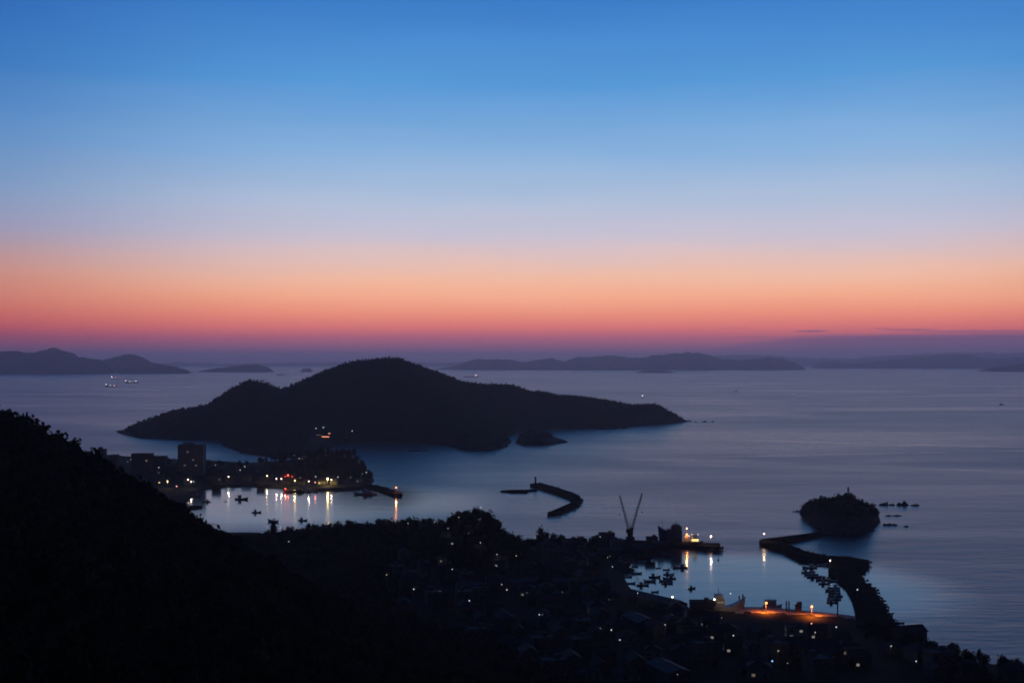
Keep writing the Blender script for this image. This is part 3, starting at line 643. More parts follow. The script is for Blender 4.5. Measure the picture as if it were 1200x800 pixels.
def house_make(kind, w, d, h, rh, wall, roof, label, lit=None, cat='house', name=None):
    def make():
        t = thing(name or {'gable': 'gabled_house', 'hip': 'hipped_house', 'flat': 'flat_roofed_building', 'shed': 'shed'}[kind], label, cat)
        if kind in ('gable', 'shed'):
            gable_wall(w, d, h, rh).build('wall', M[wall], t); gable(MB(), w, d, h, rh).build('roof', M[roof], t)
        elif kind == 'hip':
            MB().box((0, 0, h/2-.75), (w, d, h+1.5)).build('wall', M[wall], t); hip(MB(), w, d, h, rh).build('roof', M[roof], t)
        else:
            MB().box((0, 0, h/2-.75), (w, d, h+1.5)).build('wall', M[wall], t)
            b = MB().box((0, 0, h+.1), (w-.5, d-.5, .2))
            for sx, sy, lx, ly in ((0, -d/2, w, .3), (0, d/2, w, .3), (-w/2, 0, .3, d-.3), (w/2, 0, .3, d-.3)): b.box((sx, sy, h+.4), (lx+.0, ly, .8))
            b.box((w*.2, d*.1, h+1.2), (2.6, 2.2, 2.2)); b.build('roof', M[roof], t)
        fl = max(1, int(h/2.9)); n = max(2, int(w/3.6))
        for f in range(fl):
            for i in range(n):
                x = -w/2+w*(i+.5)/n
                if f == 0 and i == n//2 and kind != 'shed':
                    dd = MB().box((x, -d/2-.05, 1.05), (1.3, .12, 2.1)).build('door', M['timber'], t); MB().ball((x+.45, -d/2-.16, 1), .06, 6, 4).build('handle', M['steel'], dd); continue
                win(t, x, -d/2, f*2.9+1.6, 1.5, 1.2, 'y', lit if (lit and (f+i) % 2 == 0) else 'glass')
            win(t, -w/2, 0, f*2.9+1.6, 1.3, 1.1, 'x', lit or 'glass')
        return t
    return make
GH = 'houses of the town'
HP = {
 'g1': (Proto(house_make('gable', 10, 7.5, 5.4, 2.3, 'plaster', 'tile', 'x')), 'dark tiled house with a gabled roof in the unlit town'),
 'g2': (Proto(house_make('gable', 8, 6.5, 3.2, 2.1, 'timber', 'brown_tile', 'x')), 'low timber house with a brown gabled roof in the unlit town'),
 'h1': (Proto(house_make('hip', 11, 8.5, 5.6, 2.4, 'plaster', 'tile', 'x')), 'square dark tiled house with a hipped roof in the unlit town'),
 'h2': (Proto(house_make('hip', 9, 8, 3.0, 2.2, 'pale_wall', 'brown_tile', 'x')), 'low pale house with a hipped brown roof in the unlit town'),
 'f1': (Proto(house_make('flat', 11, 9, 8.8, 0, 'concrete', 'concrete', 'x', cat='building')), 'three storey flat roofed concrete building in the unlit town'),
 's1': (Proto(house_make('shed', 19, 10, 5, 1.6, 'sheet_metal', 'sheet_metal', 'x', cat='shed')), 'long metal shed with a shallow roof in the unlit town'),
}
OCC = []                                    # occupied circles
def free(x, y, r): return all((x-a)**2+(y-b)**2 > (r+c)**2 for a, b, c in OCC)
CLEAR = [(735, 806, 699), (806, 862, 716), (850, 1005, 729), (1000, 1048, 727)]
def clear(x, y, top, w=6):                  # keeps houses off the open shore road behind the quays
    px, py = 600+x/y*F, YH+(H-top)*F/y
    return not any(a-w*F/y < px < b+w*F/y and py < q for a, b, q in CLEAR)
def lamp_ok(x, y, r):
    for a, b in LAMP_XY:
        if (x-a)**2+(y-b)**2 < (r+1.0)**2: return False
        if b-34 < y < b and abs(x-a*y/b) < r*.8: return False
    return True
# lit houses and other particular buildings first
def special(kind, w, d, h, rh, wall, roof, label, px, py, rz=0.0, lit=None, name=None, cat='house', near=330, dz=0, at=None):
    x, y, z = at or ground_hit(px, py, dz, near)
    o = house_make(kind, w, d, h, rh, wall, roof, label, lit, cat, name)(); o.location = (x, y, z); o.rotation_euler = (0, 0, rz); OCC.append((x, y, max(w, d)*.55)); return o
special('gable', 20, 13, 6, 4.6, 'timber', 'tile', 'large temple hall with a broad pale blue gabled roof at the lower right', 958, 776, .35, name='temple_hall', cat='temple hall')
special('flat', 10, 8, 6, 0, 'pale_wall', 'concrete', 'pale house front lit white beneath the orange quay', 932, 747, -.1, 'pane_white', 'lit_building', 'building')
special('gable', 15, 9, 6, 2.4, 'plaster', 'tile', 'gabled house against the water at the right shore, before the trees', 1066, 752, .3)
special('flat', 12, 8, 6, 0, 'pale_wall', 'concrete', 'pale flat roofed building catching light left of the right harbour', 678.5, 641, .1, 'pane_warm', 'lit_building', 'building')
special('shed', 26, 9, 5, 1.5, 'sheet_metal', 'sheet_metal', 'long low pale roofed warehouse behind the sea wall right of the knoll', 656, 641, .05, name='warehouse', cat='warehouse')
special('flat', 13, 8, 5.5, 0, 'sheet_metal', 'concrete', 'low building with a frame on its roof left of the crane', 711, 633, 0, name='frame_building', cat='building')
ax, ay, _ = P(742, 697, 5); bx, by, _ = P(797, 712, 4)
L = math.hypot(bx-ax, by-ay)
special('shed', L, 10, 4.5, 2.0, 'sheet_metal', 'sheet_metal', 'very long shore shed with a low roof on the near edge of the right harbour', 0, 0, math.atan2(by-ay, bx-ax), name='shore_shed', cat='shed', at=((ax+bx)/2, (ay+by)/2-5, land_h((ax+bx)/2, (ay+by)/2-5)))
x, y, z = ground_hit(830, 719, 0); special('flat', 14, 7, 4.6, 0, 'concrete', 'concrete', 'low dark hut on the shore between the long shed and the work ship', 0, 0, 0, name='harbour_hut', cat='hut', at=(P(821, 717)[0], P(821, 719)[1], land_h(P(821, 717)[0], P(821, 719)[1])))
WL = [(525, 634), (552, 619), (536, 636), (523, 656), (587, 662.4), (579, 682), (576, 710), (617, 694.5), (648, 647.6), (681, 659), (367, 651), (806, 737.5), (841, 745), (794.5, 718.7), (825, 719.8), (839, 724.5), (1009, 776), (994, 762), (987, 754), (891, 789), (944, 729.6), (700, 715), (860, 760), (665, 735)]
n = 0
GP = [Proto(house_make('gable', 9, 7.5, 5.4, 2.2, 'plaster', 'tile', 'x', 'pane_white', name='lit_house')), Proto(house_make('hip', 10, 8, 5.4, 2.2, 'pale_wall', 'tile', 'x', 'pane_warm', name='lit_house'))]
WORDS = ['a faint white window below the left foot of the knoll', 'a faint warm window right under the knoll', 'a white window low left of the knoll', 'a slanting lit window in the left middle of the town', 'a warm window between the two level lamps and the town centre', 'a white window left of the slanting lamp pair',
         'a warm window lowest left of the town centre', 'a white window right of the slanting lamp pair', 'a warm window behind the sea wall warehouse', 'a warm lit wall left of the right harbour boats', 'a lit window on the slope below the left harbour', 'a warm window below the long shore shed', 'a white bright window below the work ship', 'a faint warm window just under the long shore shed', 'a warm window beside the low harbour hut', 'a white window on the shore road left of the quay',
         'a lit window at the lower right under the temple roof', 'a white window right of the temple roof', 'a warm window above right of the temple roof', 'a warm window at the bottom edge', 'a warm window by the pink red lamp', 'a faint window in the dark middle of the town', 'a warm window low right of the work ship', 'a faint warm window in the lower town centre']
for i, (px, py) in enumerate(WL):
    x, y, z = ground_hit(px, py, 2.5); 
    while not clear(x, y+3.5, z+8): y -= 3
    GP[i % 2].put((x, y+3.5, z), random.uniform(-.45, .2), 'house with '+WORDS[i], GH); OCC.append((x, y+3.5, 6))
# the unlit town
cnt = 0; kinds = ['g1']*8+['g2']*5+['h1']*6+['h2']*5+['f1']*4+['s1']*2
cand = []
for iy, yy in enumerate(np.arange(545, 965, 16.5)):
    for xx in np.arange(-260, 300, 17.5):
        cand.append((xx+random.uniform(-3, 3)+(iy % 2)*5+.25*(yy-700), yy+random.uniform(-3, 3)))
for x, y in cand:
    if abs(x) > .445*y or cnt >= 290: continue
    h_, d_, w_ = land_parts(np.array([x]), np.array([y]))
    if d_[0] < 9 or w_[0] > 9 or woody(x, y) or (x > 150 and y < 660 and d_[0] < 32): continue
    k = random.choice(kinds); r = 11 if k == 's1' else 6.5
    if not clear(x, y, float(h_[0])+(11 if k == 'f1' else 8)): continue
    if not free(x, y, r) or not lamp_ok(x, y, r) or random.random() < .06: continue
    HP[k][0].put((x, y, float(h_[0])), random.choice((.25, .25+math.pi/2))+random.uniform(-.12, .12), HP[k][1], GH, random.uniform(.85, 1.12)); OCC.append((x, y, r-1)); cnt += 1
print('town houses', cnt)
tn = 0
while tn < 90:
    y = random.uniform(545, 950); x = random.uniform(-.2*y, .43*y); h_, d_, w_ = land_parts(np.array([x]), np.array([y]))
    if d_[0] < 6 or w_[0] > 10 or not lamp_ok(x, y, 4) or not clear(x, y, float(h_[0])+8) or not free(x, y, 1.0): 
        tn += .05; continue
    put_tree(x, y, 'dark garden tree between the roofs of the town', 'garden trees in the town', random.uniform(.5, .8), .3); tn += 1
along([P(1056, 757)[:2], P(1075, 766)[:2], P(1100, 774)[:2], P(1130, 783)[:2], P(1165, 792)[:2], P(1215, 800)[:2]], 2.6, 3.5,
      lambda x, y: put_tree(x-2, y-8, 'dark shore tree standing against the water at the lower right', 'shore trees at the lower right', random.uniform(.6, .98), .15))
along([P(1060, 775)[:2], P(1100, 795)[:2], P(1160, 825)[:2], P(1210, 840)[:2]], 4.5, 6,
      lambda x, y: put_tree(x, y, 'dark shore tree standing against the water at the lower right', 'shore trees at the lower right', random.uniform(.6, .98), .15))

for i in range(16):
    x, y, z = P(random.uniform(1002, 1052), random.uniform(738, 752), 2); put_tree(x, y, 'dark tree at the foot of the zigzag breakwater', 'trees at the foot of the breakwater', random.uniform(.5, .8), .1)
# far side of the left harbour
def block(px, y0, y1, wpx, D, floors, label, lit=(), name='apartment_block', dep=14, cat='apartment block', m='block_wall', penthouse=True):
    x, y, z0 = PD(px, y1, D); x, _, z1 = PD(px, y0, D); w = wpx*D/F; g = land_h(x, D); h = z1-g; t = thing(name, label, cat, (x, D, g))
    MB().box((0, 0, h/2-1), (w, dep, h+2)).build('wall', M[m], t)
    b = MB().box((0, 0, h+.35), (w+.5, dep+.5, .7))
    if penthouse: b.box((-w*.12, 0, h+1.9), (w*.4, dep*.5, 2.6))
    b.build('roof', M[m], t); nw = max(3, int(w/3.6)); k = 0
    for f in range(floors):
        for i in range(nw):
            win(t, -w/2+w*(i+.5)/nw, -dep/2, h*(f+.55)/floors, w/nw*.55, h/floors*.42, 'y', 'pane_warm' if (f, i) in lit else 'glass')
    return t
block(225, 521, 547, 29.5, 1540, 11, 'tall broad hotel block rising above the far harbour town', ((8, 3), (5, 5), (3, 2), (3, 6)), 'hotel_block', 16, 'hotel', 'hotel_wall')
block(167, 531.5, 548, 23, 1560, 4, 'wide flat roofed block left of the tall hotel', ((2, 5),), dep=14, penthouse=False)
block(186, 534.5, 549, 18, 1575, 4, 'lower block joined between the wide block and the hotel', (), dep=12, penthouse=False)
block(119, 526.5, 545, 9, 1560, 5, 'narrow block with a roof mast just above the hillside crest', (), dep=12)
block(134, 533, 548, 8, 1550, 3, 'small block right of the narrow masted block', (), dep=12, penthouse=False)
HF = 'houses around the left harbour'
def farhouse(px, py, kind, label, sc=1.0, rz=None, dz=1.0):
    x, y, z = ground_hit(px, py, dz, 1330); return HP[kind][0].put((x, y, z), random.uniform(-.3, .3) if rz is None else rz, label, HF, sc)
for i in range(34):
    px = random.uniform(150, 300); py = random.uniform(551, 568)-(4 if px < 200 else 0)
    farhouse(px, py, random.choice(('g1', 'h1', 'g2', 'f1')), 'unlit house on the far side of the left harbour', random.uniform(.8, 1.1))
def lit_front(px, py, w, d, h, rh, label, lit, wall='plaster', roof='tile', kind='gable'):
    return special(kind, w, d, h, rh, wall, roof, label, px, py, 0.0, lit, 'lit_building', 'building', 1330, 1.0)
lit_front(190, 565.5, 9, 8, 5.6, 2, 'house front lit yellow beside the left hillside', 'pane_yellow')
lit_front(312, 561, 15, 9, 4, 2, 'long shop front lit warm yellow on the far harbour', 'pane_warm')
lit_front(337, 561, 17, 9, 6, 2.4, 'building glowing red on the far harbour front', 'pane_red', 'timber', 'brown_tile')
lit_front(377, 566, 9, 7, 4, 1.6, 'pavilion lit bright yellow at the water, left of the brightest lamp', 'pane_yellow', 'pale_wall')
lit_front(421, 564, 7, 6, 5, 1.8, 'small pale house at the right end of the wooded headland', 'pane_white', 'pale_wall', 'tile', 'hip')
x, y, z = ground_hit(384, 561, 8, 1330); lamp(384, 560.8, 'yellow', 'brightest yellow lamp on the far harbour, over the pavilion', 8, 1.1, near=1330); shine((1, .7, .2), 11000)
lamp(337.5, 556.6, 'red', 'red lamp glowing on the front of the red lit building', 9, .85, near=1330); shine((1, .05, .02), 3500)
for i in range(12):
    farhouse(random.uniform(295, 415), random.uniform(562, 568), random.choice(('g1', 'h1', 'g2')), 'unlit waterfront house under the wooded headland', random.uniform(.8, 1.05))
for i in range(190):
    px = random.uniform(328, 438); D = random.uniform(1475, 1730); x = (px-600)/F*D; h_, d_, w_ = land_parts(np.array([x]), np.array([D]))
    if d_[0] < 2.5 or h_[0] < 3.2 and px < 415: continue
    put_tree(x, D, 'tree in the dark wood on the headland behind the left harbour', 'trees on the headland behind the left harbour', random.uniform(.85, 1.35), .2, float(h_[0]))
for i in range(46):
    px = random.uniform(195, 335); D = random.uniform(1560, 1680); x = (px-600)/F*D; h_, d_, w_ = land_parts(np.array([x]), np.array([D]))
    if d_[0] < 3: continue
    put_tree(x, D, 'tree behind the far harbour town right of the hotel', 'trees behind the far harbour town', random.uniform(.7, 1.2), .2, float(h_[0]))
# lodge on the long island
def lodge(px, py, w, h, m, label):
    x, y, z = P(px, py, 6); D = 2235.; g = 99; z = 0
    while g > z-1.5 and D > 1990: D -= 4; x = (px-600)/F*D; z = H-(py-YH)/F*D; g = float(sen_h(np.array([x]), np.array([D]))[0])
    print('lodge', D, z, g)
    t = thing('shore_lodge', label, 'lodge', (x, D, g)); hh = max(h, z-g+h/2)
    MB().box((0, 3, hh/2-1), (w+2, 8, hh+2)).build('wall', M['plaster'], t); gable(MB(), w+2, 8, hh, 2, .5).build('roof', M['tile'], t)
    t.children[1].location.y = 3
    win(t, 0, -1.0, z-g, w, h, 'y', m); return t
lodge(381.5, 511.3, 13, 1.6, 'pane_orange', 'lodge with an orange lit window band on the shore of the long island')
lodge(373, 509.3, 8, 1.3, 'pane_warm', 'lodge with a dimmer pale window band left of the orange lit one')
lodge(386, 507.5, 4, 1.3, 'pane_orange', 'small lodge with a short orange window above the orange band')
for px, py, l in ((370.5, 503, 'dim lamp above the lodges on the long island, left one'), (379, 500.5, 'dim lamp above the lodges on the long island, right one'), (412.8, 505, 'white lamp alone on the shore of the long island')):
    D = 2235.; x, y, z = PD(px, py, D); g = float(sen_h(np.array([x]), np.array([D]))[0])
    while z < g+5 and D > 2150: D -= 5; x, y, z = PD(px, py, D); g = float(sen_h(np.array([x]), np.array([D]))[0])
    hL = max(5, round(z-g)); k = ('lamp', hL); lamp_proto('lamp_white', hL, .75, l).put((x, D, g), 0, l, 'lamps on the long island')

# ------------------------------------------------------------------ boats and ships
def hull_rings(L, B, z0, zs, bow=.9, stern=.25, n=11, flare=.75):
    rings = []
    for k in range(n):
        t = k/(n-1); x = -L/2+L*t; w = B/2*min(1, (.78+.22*min(1, t/.25)))*(1-max(0, (t-.55)/.45)**2.2); w = max(w, .03*B)
        s = zs+bow*max(0, (t-.5)/.5)**2+stern*max(0, (.3-t)/.3)**2
        xo = L*.06*max(0, (t-.7)/.3)
        rings.append([(x-xo*0, -w*.25, z0), (x, -w*flare, z0+(s-z0)*.35), (x+xo, -w, s), (x+xo, w, s), (x, w*flare, z0+(s-z0)*.35), (x-xo*0, w*.25, z0)])
    return rings
def boat_make(L, B, hull, cab=True, mast=True, name='fishing_boat', cat='fishing boat'):
    def make():
        t = thing(name, 'x', cat)
        MB().loft(hull_rings(L, B, -.4, .75, 1.0, .25)).build('hull', M[hull], t)
        if cab:
            c = MB().box((-L*.12, 0, 1.7), (L*.24, B*.6, 1.9)).box((-L*.12, 0, 2.75), (L*.28, B*.7, .14)).build('wheelhouse', M['hull_white'], t)
            MB().box((-L*.12+L*.12+.03, 0, 2.1), (.06, B*.5, .7)).build('window', M['glass'], c)
        else:
            MB().box((-.8, 0, .82), (.5, B*.85, .1)).box((1.0, 0, .9), (.4, B*.75, .1)).build('thwart', M['deck'], t)
            MB().box((-L/2-.2, 0, .8), (.4, .4, 1.1)).build('outboard_motor', M['dark_steel'], t)
        if mast: MB().tube((-L*.3, 0, .7), (-L*.3, 0, 5.2), .09, .05, 6).tube((-L*.3, 0, 1.6), (-L*.02-L*.45, 0, 3.0), .05, n=5).tube((L*.2, 0, .8), (L*.22, 0, 3.4), .06, .04, 5).build('mast', M['steel'], t)
        return t
    return Proto(make)
BT = {'w': boat_make(9.5, 2.6, 'hull_white'), 'b': boat_make(10.5, 2.9, 'hull_blue'), 'r': boat_make(9.5, 2.7, 'hull_red', True, False), 's': boat_make(6, 1.8, 'hull_white', False, False, 'skiff', 'skiff'), 'k': boat_make(8, 2.3, 'hull_black', True, True)}
BL = [(780, 651.5, 'r', 0, 1, 'small reddish boat moored at the corner of the shipyard pier'), (753, 658.3, 's', 0, 1.2, 'skiff moored alone under the shipyard pier, top left of the harbour'), (744, 664, 's', .2, .9, 'skiff close to the left wall of the right harbour, upper one'),
      (746, 672, 's', .1, 1.3, 'skiff close to the left wall of the right harbour, below the upper one'), (771.5, 665.6, 's', .1, .7, 'smallest skiff in the upper middle of the right harbour'), (781, 667.5, 's', 0, .9, 'short skiff left of the white cabin boat'), (797.5, 665, 'w', 0, 1.25, 'white cabin boat lying apart at the right of the moored group'),
      (783.5, 673, 'w', 0, .9, 'white cabin boat above the reddish boat in the harbour middle'), (767, 676.3, 'k', 0, 1.15, 'dark boat with a mast, left of the rafted three'), (761.7, 681.2, 's', .05, 1.5, 'long low skiff below the dark masted boat'), (784.5, 678, 'r', .1, 1.1, 'reddish boat, top one of the rafted three'),
      (780, 680.8, 'b', 0, .95, 'blue boat, middle one of the rafted three'), (781.5, 683.6, 'w', 0, .95, 'pale boat, bottom one of the rafted three'), (739.5, 683.6, 's', 0, 1.1, 'skiff tucked at the left inner shore of the right harbour'), (736, 676, 's', .1, 1.0, 'skiff at the left inner shore, above the tucked one'),
      (753, 685.8, 'r', .1, 1.0, 'reddish boat close before the near shore shed'), (767.7, 693.6, 's', .1, .9, 'skiff right under the near shore, above the long shed'), (810.8, 689.6, 'k', .55, .85, 'dark boat lying askew alone in the harbour middle'), 
      (949, 665.3, 'b', .05, 1.15, 'blue boat at the top left of the group by the breakwater'), (945.6, 670.8, 'k', 0, 1.1, 'dark boat farthest left in the group by the breakwater'), (951.5, 673.3, 'w', -.1, 1.1, 'white boat in the slanting row by the breakwater, second down'), (954, 676.3, 'b', -.1, 1.1, 'blue boat in the slanting row by the breakwater, third down'),
      (963.5, 679.6, 'k', -.05, 1.2, 'dark boat right end of the slanting row by the breakwater'), (966, 684, 'r', 0, .95, 'reddish boat just left of the lamp reflection'), (963, 662.4, 's', 0, 1.5, 'long skiff against the foot of the breakwater wall'), (971, 676.6, 's', -.2, .6, 'tiny skiff right of the slanting row'), (976, 681, 's', .05, 1.3, 'skiff against the breakwater curve above the big raft'),
      (977, 689.0, 'w', 0, 1.0, 'white boat, first from top in the big raft'), (976, 692.0, 'b', .02, 1.05, 'blue boat, second from top in the big raft'), (978, 695.2, 'k', -.02, 1.1, 'dark boat, third from top in the big raft'), (979, 698.6, 'r', 0, 1.1, 'reddish boat, fourth from top in the big raft'), (977.5, 702.2, 'w', .02, 1.05, 'white boat, fifth from top in the big raft'), (975.5, 706.0, 'r', .0, .85, 'reddish boat, lowest in the big raft'),
      (230, 581.8, 'k', .3, 1.2, 'dark boat moored where the left harbour meets the hillside'), (242, 588, 'r', 0, .95, 'small dark red boat low in the left harbour'), (264, 587.5, 's', 0, .5, 'tiny skiff left of the masted boat in the left harbour'), (282.8, 585, 'k', 0, 1.7, 'broad dark boat in the middle of the left harbour'), (300.5, 600.5, 'k', .1, 1.1, 'dark boat near the middle of the left harbour, lower one'),
      (320, 611.3, 's', -.35, 1.7, 'long low skiff near the tree line of the left harbour'), (354.7, 609.8, 'k', -.15, 1.05, 'dark boat with mast, nearest the tree line in the left harbour'), (1173.7, 474.3, 'k', 0, 2.0, 'tiny dark boat far out on the right'), (862.5, 459, 'k', 0, 2.2, 'tiny dark boat far out above the reef rocks'),
      (364, 576.2, 'b', 0, 1.5, 'boat by the far quay lit orange from the shore')]
for px, py, k, rz, sc, l in BL:
    if 640 < py < 710: sc *= .86
    x, y, _ = P(px, py); BT[k].put((x, y, 0), rz+(math.pi if random.random() < .4 else 0), l, None, sc)
# buoys
def buoy():
    t = thing('buoy', 'x', 'buoy'); MB().tube((0, 0, -.5), (0, 0, .7), 1.0, 1.0, 10).build('float', M['hull_black'], t); MB().tube((0, 0, .7), (0, 0, 3.0), .45, .12, 6).build('topmark', M['dark_steel'], t); return t
BY = Proto(buoy)
for px, py, s, l in ((841.8, 656, .7, 'small dark buoy off the end of the shipyard pier'), (579.5, 531.8, 1.2, 'dark buoy in open water below the long island headland'), (1186, 460, 1.6, 'thin dark marker far out at the right'), (322, 617.5, .8, 'post like marker before the tree line of the left harbour')):
    x, y, _ = P(px, py); BY.put((x, y, 0), 0, l, None, s)
# lamps children on ships
def slamp(t, p, r, m):
    if m.startswith('ship'): r *= .68
    return MB().ball(p, r, 8, 5).build('lamp', M[m], t)
def cargo(px, py, L, label, lamps, rz=0.0, sup=-.36):
    x, y, _ = P(px, py); t = thing('cargo_ship', label, 'ship', (x, y, 0), rz); B = L*.16
    MB().loft(hull_rings(L, B, -2, L*.06, L*.03, L*.01)).build('hull', M['hull_black'], t)
    MB().box((L*sup, 0, L*.06+L*.06), (L*.12, B*.8, L*.12)).box((L*sup, 0, L*.06+L*.13), (L*.1, B, L*.02)).build('bridge', M['hull_white'], t)
    MB().tube((L*sup-L*.06, 0, L*.06), (L*sup-L*.06, 0, L*.2), L*.02, n=8).build('funnel', M['hull_red'], t)
    MB().tube((L*.3, 0, L*.06), (L*.3, 0, L*.2), L*.006, n=5).build('mast', M['steel'], t)
    for (a, h, r, m) in lamps: slamp(t, (a*L, -B*.55, h*L), r, m)
    return t
M['ship_white'] = emit('ship_white', (1, .86, .85), 11); M['ship_pink'] = emit('ship_pink', (1, .4, .4), 9)
cargo(136, 443.6, 84, 'lit cargo ship on the far left water, topmost of three', ((-.4, .16, 2.6, 'ship_white'), (.42, .09, 2.0, 'ship_pink'), (0, .1, 1.6, 'ship_pink')))
cargo(154, 448.6, 92, 'lit cargo ship on the far left water, right one of three', ((-.4, .16, 2.2, 'ship_white'), (.36, .15, 2.4, 'ship_white'), (-.12, .12, 1.8, 'ship_white'), (.15, .1, 1.4, 'ship_pink')))
cargo(129.5, 453, 62, 'lit cargo ship on the far left water, nearest of three', ((-.38, .2, 2.0, 'ship_white'), (.02, .14, 1.8, 'ship_white'), (.38, .12, 2.4, 'ship_pink')))
cargo(552, 441.8, 130, 'long dark cargo ship with a lit bridge right of the rounded peak', ((.34, .15, 3.0, 'ship_white'), (.4, .11, 2.4, 'ship_pink')), 0, .37)
cargo(135.5, 435.3, 90, 'tiny unlit ship before the pointed island hill', ())
def farlight(px, py, label, r, hz_=6):
    x, y, _ = P(px, py+.6); t = thing('motor_boat', label, 'boat', (x, y, 0)); MB().loft(hull_rings(14, 4, -.4, 1.2, 1, .2)).build('hull', M['hull_white'], t); MB().box((-1, 0, 2.2), (4, 2.6, 2)).build('cabin', M['hull_white'], t); MB().tube((-1, 0, 3), (-1, 0, hz_), .1, n=5).build('mast', M['steel'], t); slamp(t, (-1, 0, hz_+r), r, 'ship_white')
farlight(753, 466, 'boat showing one white light just behind the long island ridge', 1.4, 9)
farlight(827.5, 451, 'boat showing a faint light far out, left of two', .9); farlight(929.5, 463, 'boat showing a faint light far out, right of two', .8)
farlight(342, 437, 'boat with a faint light near the tiny blue islet', 1.6, 20)

# ship on the slip at the shipyard
x, y, _ = P(787, 636, 3.5); t = thing('docked_ship', 'dark ship on the slip seen bow first with a high blocky bridge', 'ship', (x, y+6, 3.5), math.pi*.97)
MB().loft(hull_rings(18.5, 9, .0, 9.0, 4.6, .5, flare=.88)).build('hull', M['hull_blue'], t)
MB().box((-4.5, 0, 10.5), (8.6, 6.8, 5.4)).box((-4.3, 0, 13.7), (6, 5.6, 1.6)).box((1.2, 0, 9.6), (3.6, 6, 2.2)).build('bridge', M['steel'], t)
MB().tube((-4.5, 0, 13.2), (-4.5, 0, 18), .22, .12, 6).tube((-5.4, 0, 15.6), (-3.6, 0, 15.6), .1, n=5).build('mast', M['steel'], t)
MB().tube((6.5, 0, 10), (6.5, 0, 18), .15, .1, 6).build('foremast', M['steel'], t)
def supply(px, py, label, glow, lampm, L, top):
    x, y, _ = P(px, py, 3.5); t = thing('tug', label, 'tug', (x, y+12, 1.0), 0)
    MB().loft(hull_rings(L, L*.3, -1.4, 2.2, 1.6, .3)).build('hull', M['hull_black'], t)
    h = MB().box((0, 0, 4.2), (L*.5, L*.24, 4)).build('deckhouse', M['hull_white'], t)
    if glow: win(h, 0, -L*.12, 4.3, L*.46, 1.8, 'y', glow)
    MB().box((0, 0, 7.4), (L*.3, L*.2, 2.4)).build('bridge', M['hull_white'], t)
    MB().tube((0, 0, 8.6), (0, 0, top), .2, .1, 6).build('mast', M['steel'], t); return t
M['tug_orange'] = emit('tug_orange', (1, .5, .3), 5)
t = supply(807, 637, 'tug glowing orange from its deck lamps behind the shipyard pier', None, 'orange', 9, 13); slamp(t, (0, -1.7, 13.5), .62, 'tug_orange'); glow((0, -1.9, 12.4), (1, .36, .08), 2600, t); glow((0, -2.6, 8), (1, .3, .06), 700, t); slamp(t, (0, -2.4, 9.0), .45, 'tug_orange'); slamp(t, (1.6, -2.4, 7.6), .3, 'tug_orange')
t = supply(817, 637.5, 'tug with a yellow lit deckhouse beside the orange lit tug', 'pane_yellow', 'white', 12, 13); slamp(t, (-2.8, -2, 9.0), .4, 'lamp_white'); slamp(t, (2.2, -2, 9.0), .4, 'lamp_white')
special('flat', 9, 6, 5, 0, 'concrete', 'concrete', 'low shipyard hut left of the ship on the slip', 0, 0, 0, None, 'shipyard_hut', 'hut', at=(P(764, 637, 3.5)[0], P(764, 637, 3.5)[1], 3.5))
special('shed', 11, 8, 3.6, 1.2, 'sheet_metal', 'sheet_metal', 'shipyard shed with a shallow roof right before the ship on the slip', 0, 0, 0, None, 'shipyard_shed', 'shed', at=(P(774, 640, 3.5)[0], P(774, 640.5, 3.5)[1], 3.5))

for px, py, k, rz, sc, l in ((700, 640, 'h1', .1, 1.0, 'yard house at the left root of the shipyard pier'), (718, 641, 's1', .1, .8, 'long yard shed left of the crane foot'), (716, 649, 'f1', 0, .9, 'yard block above the inner corner of the right harbour'), (730, 648, 'g1', 1.6, 1.1, 'gabled yard house just right of the inner yard block'),
                             (752, 645, 's1', -.05, .75, 'long yard shed right of the crane foot'), (734, 657, 'h2', .3, 1.0, 'low yard house at the top left shore of the right harbour'), (762, 649.5, 'g2', .2, .8, 'small timber store at the corner of the shipyard pier')):
    x, y, _ = P(px, py, 3.5)
    if free(x, y, 4): HP[k][0].put((x, y, 3.5), rz, l, 'shipyard buildings', sc); OCC.append((x, y, 6))
# twin boom crane
x, y, _ = P(738.5, 632, 3.5)
t = thing('harbour_crane', 'harbour crane with two tall lattice booms spread in a V', 'crane', (x, y, 3.5))
MB().box((0, 0, 1.2), (7, 5, 2.4)).box((0, 0, 4.0), (4.2, 3.6, 3.4)).build('base', M['dark_steel'], t)
MB().box((-.4, 0, 7.2), (5.6, 3.8, 3.2)).box((1.6, 0, 9.4), (2.2, 2.4, 1.6)).build('cab', M['dark_steel'], t)
def boom(a, b):
    m_ = MB(); a, b = Vector(a), Vector(b); d = (b-a); Lb = d.length; u = Vector((0, 1, 0)); w = d.cross(u).normalized(); n = 12
    for su, sw in ((.8, .8), (-.8, .8), (.8, -.8), (-.8, -.8)): m_.tube(a+u*su+w*sw, b+(u*su+w*sw)*.45, .2, .16, 5)
    for k in range(n):
        p, q = a+d*(k/n), a+d*((k+1)/n); s = 1-.6*k/n
        for v0, v1 in ((w, -w), (-w, w)): m_.tube(p+v0*.8*s+u*.75*s, q+v1*.8*s+u*.75*s, .1, n=4); m_.tube(p+v0*.8*s-u*.75*s, q+v1*.8*s-u*.75*s, .1, n=4)
    return m_
zt = lambda px, py: (lambda q: (q[0]-x, 0, q[2]-3.5))(PD(px, py, y))
b1 = boom((-1.2, 0, 8), zt(726.3, 580.5)).build('boom', M['dark_steel'], t); b2 = boom((1.2, 0, 8), zt(752.5, 577.5)).build('boom', M['dark_steel'], t)
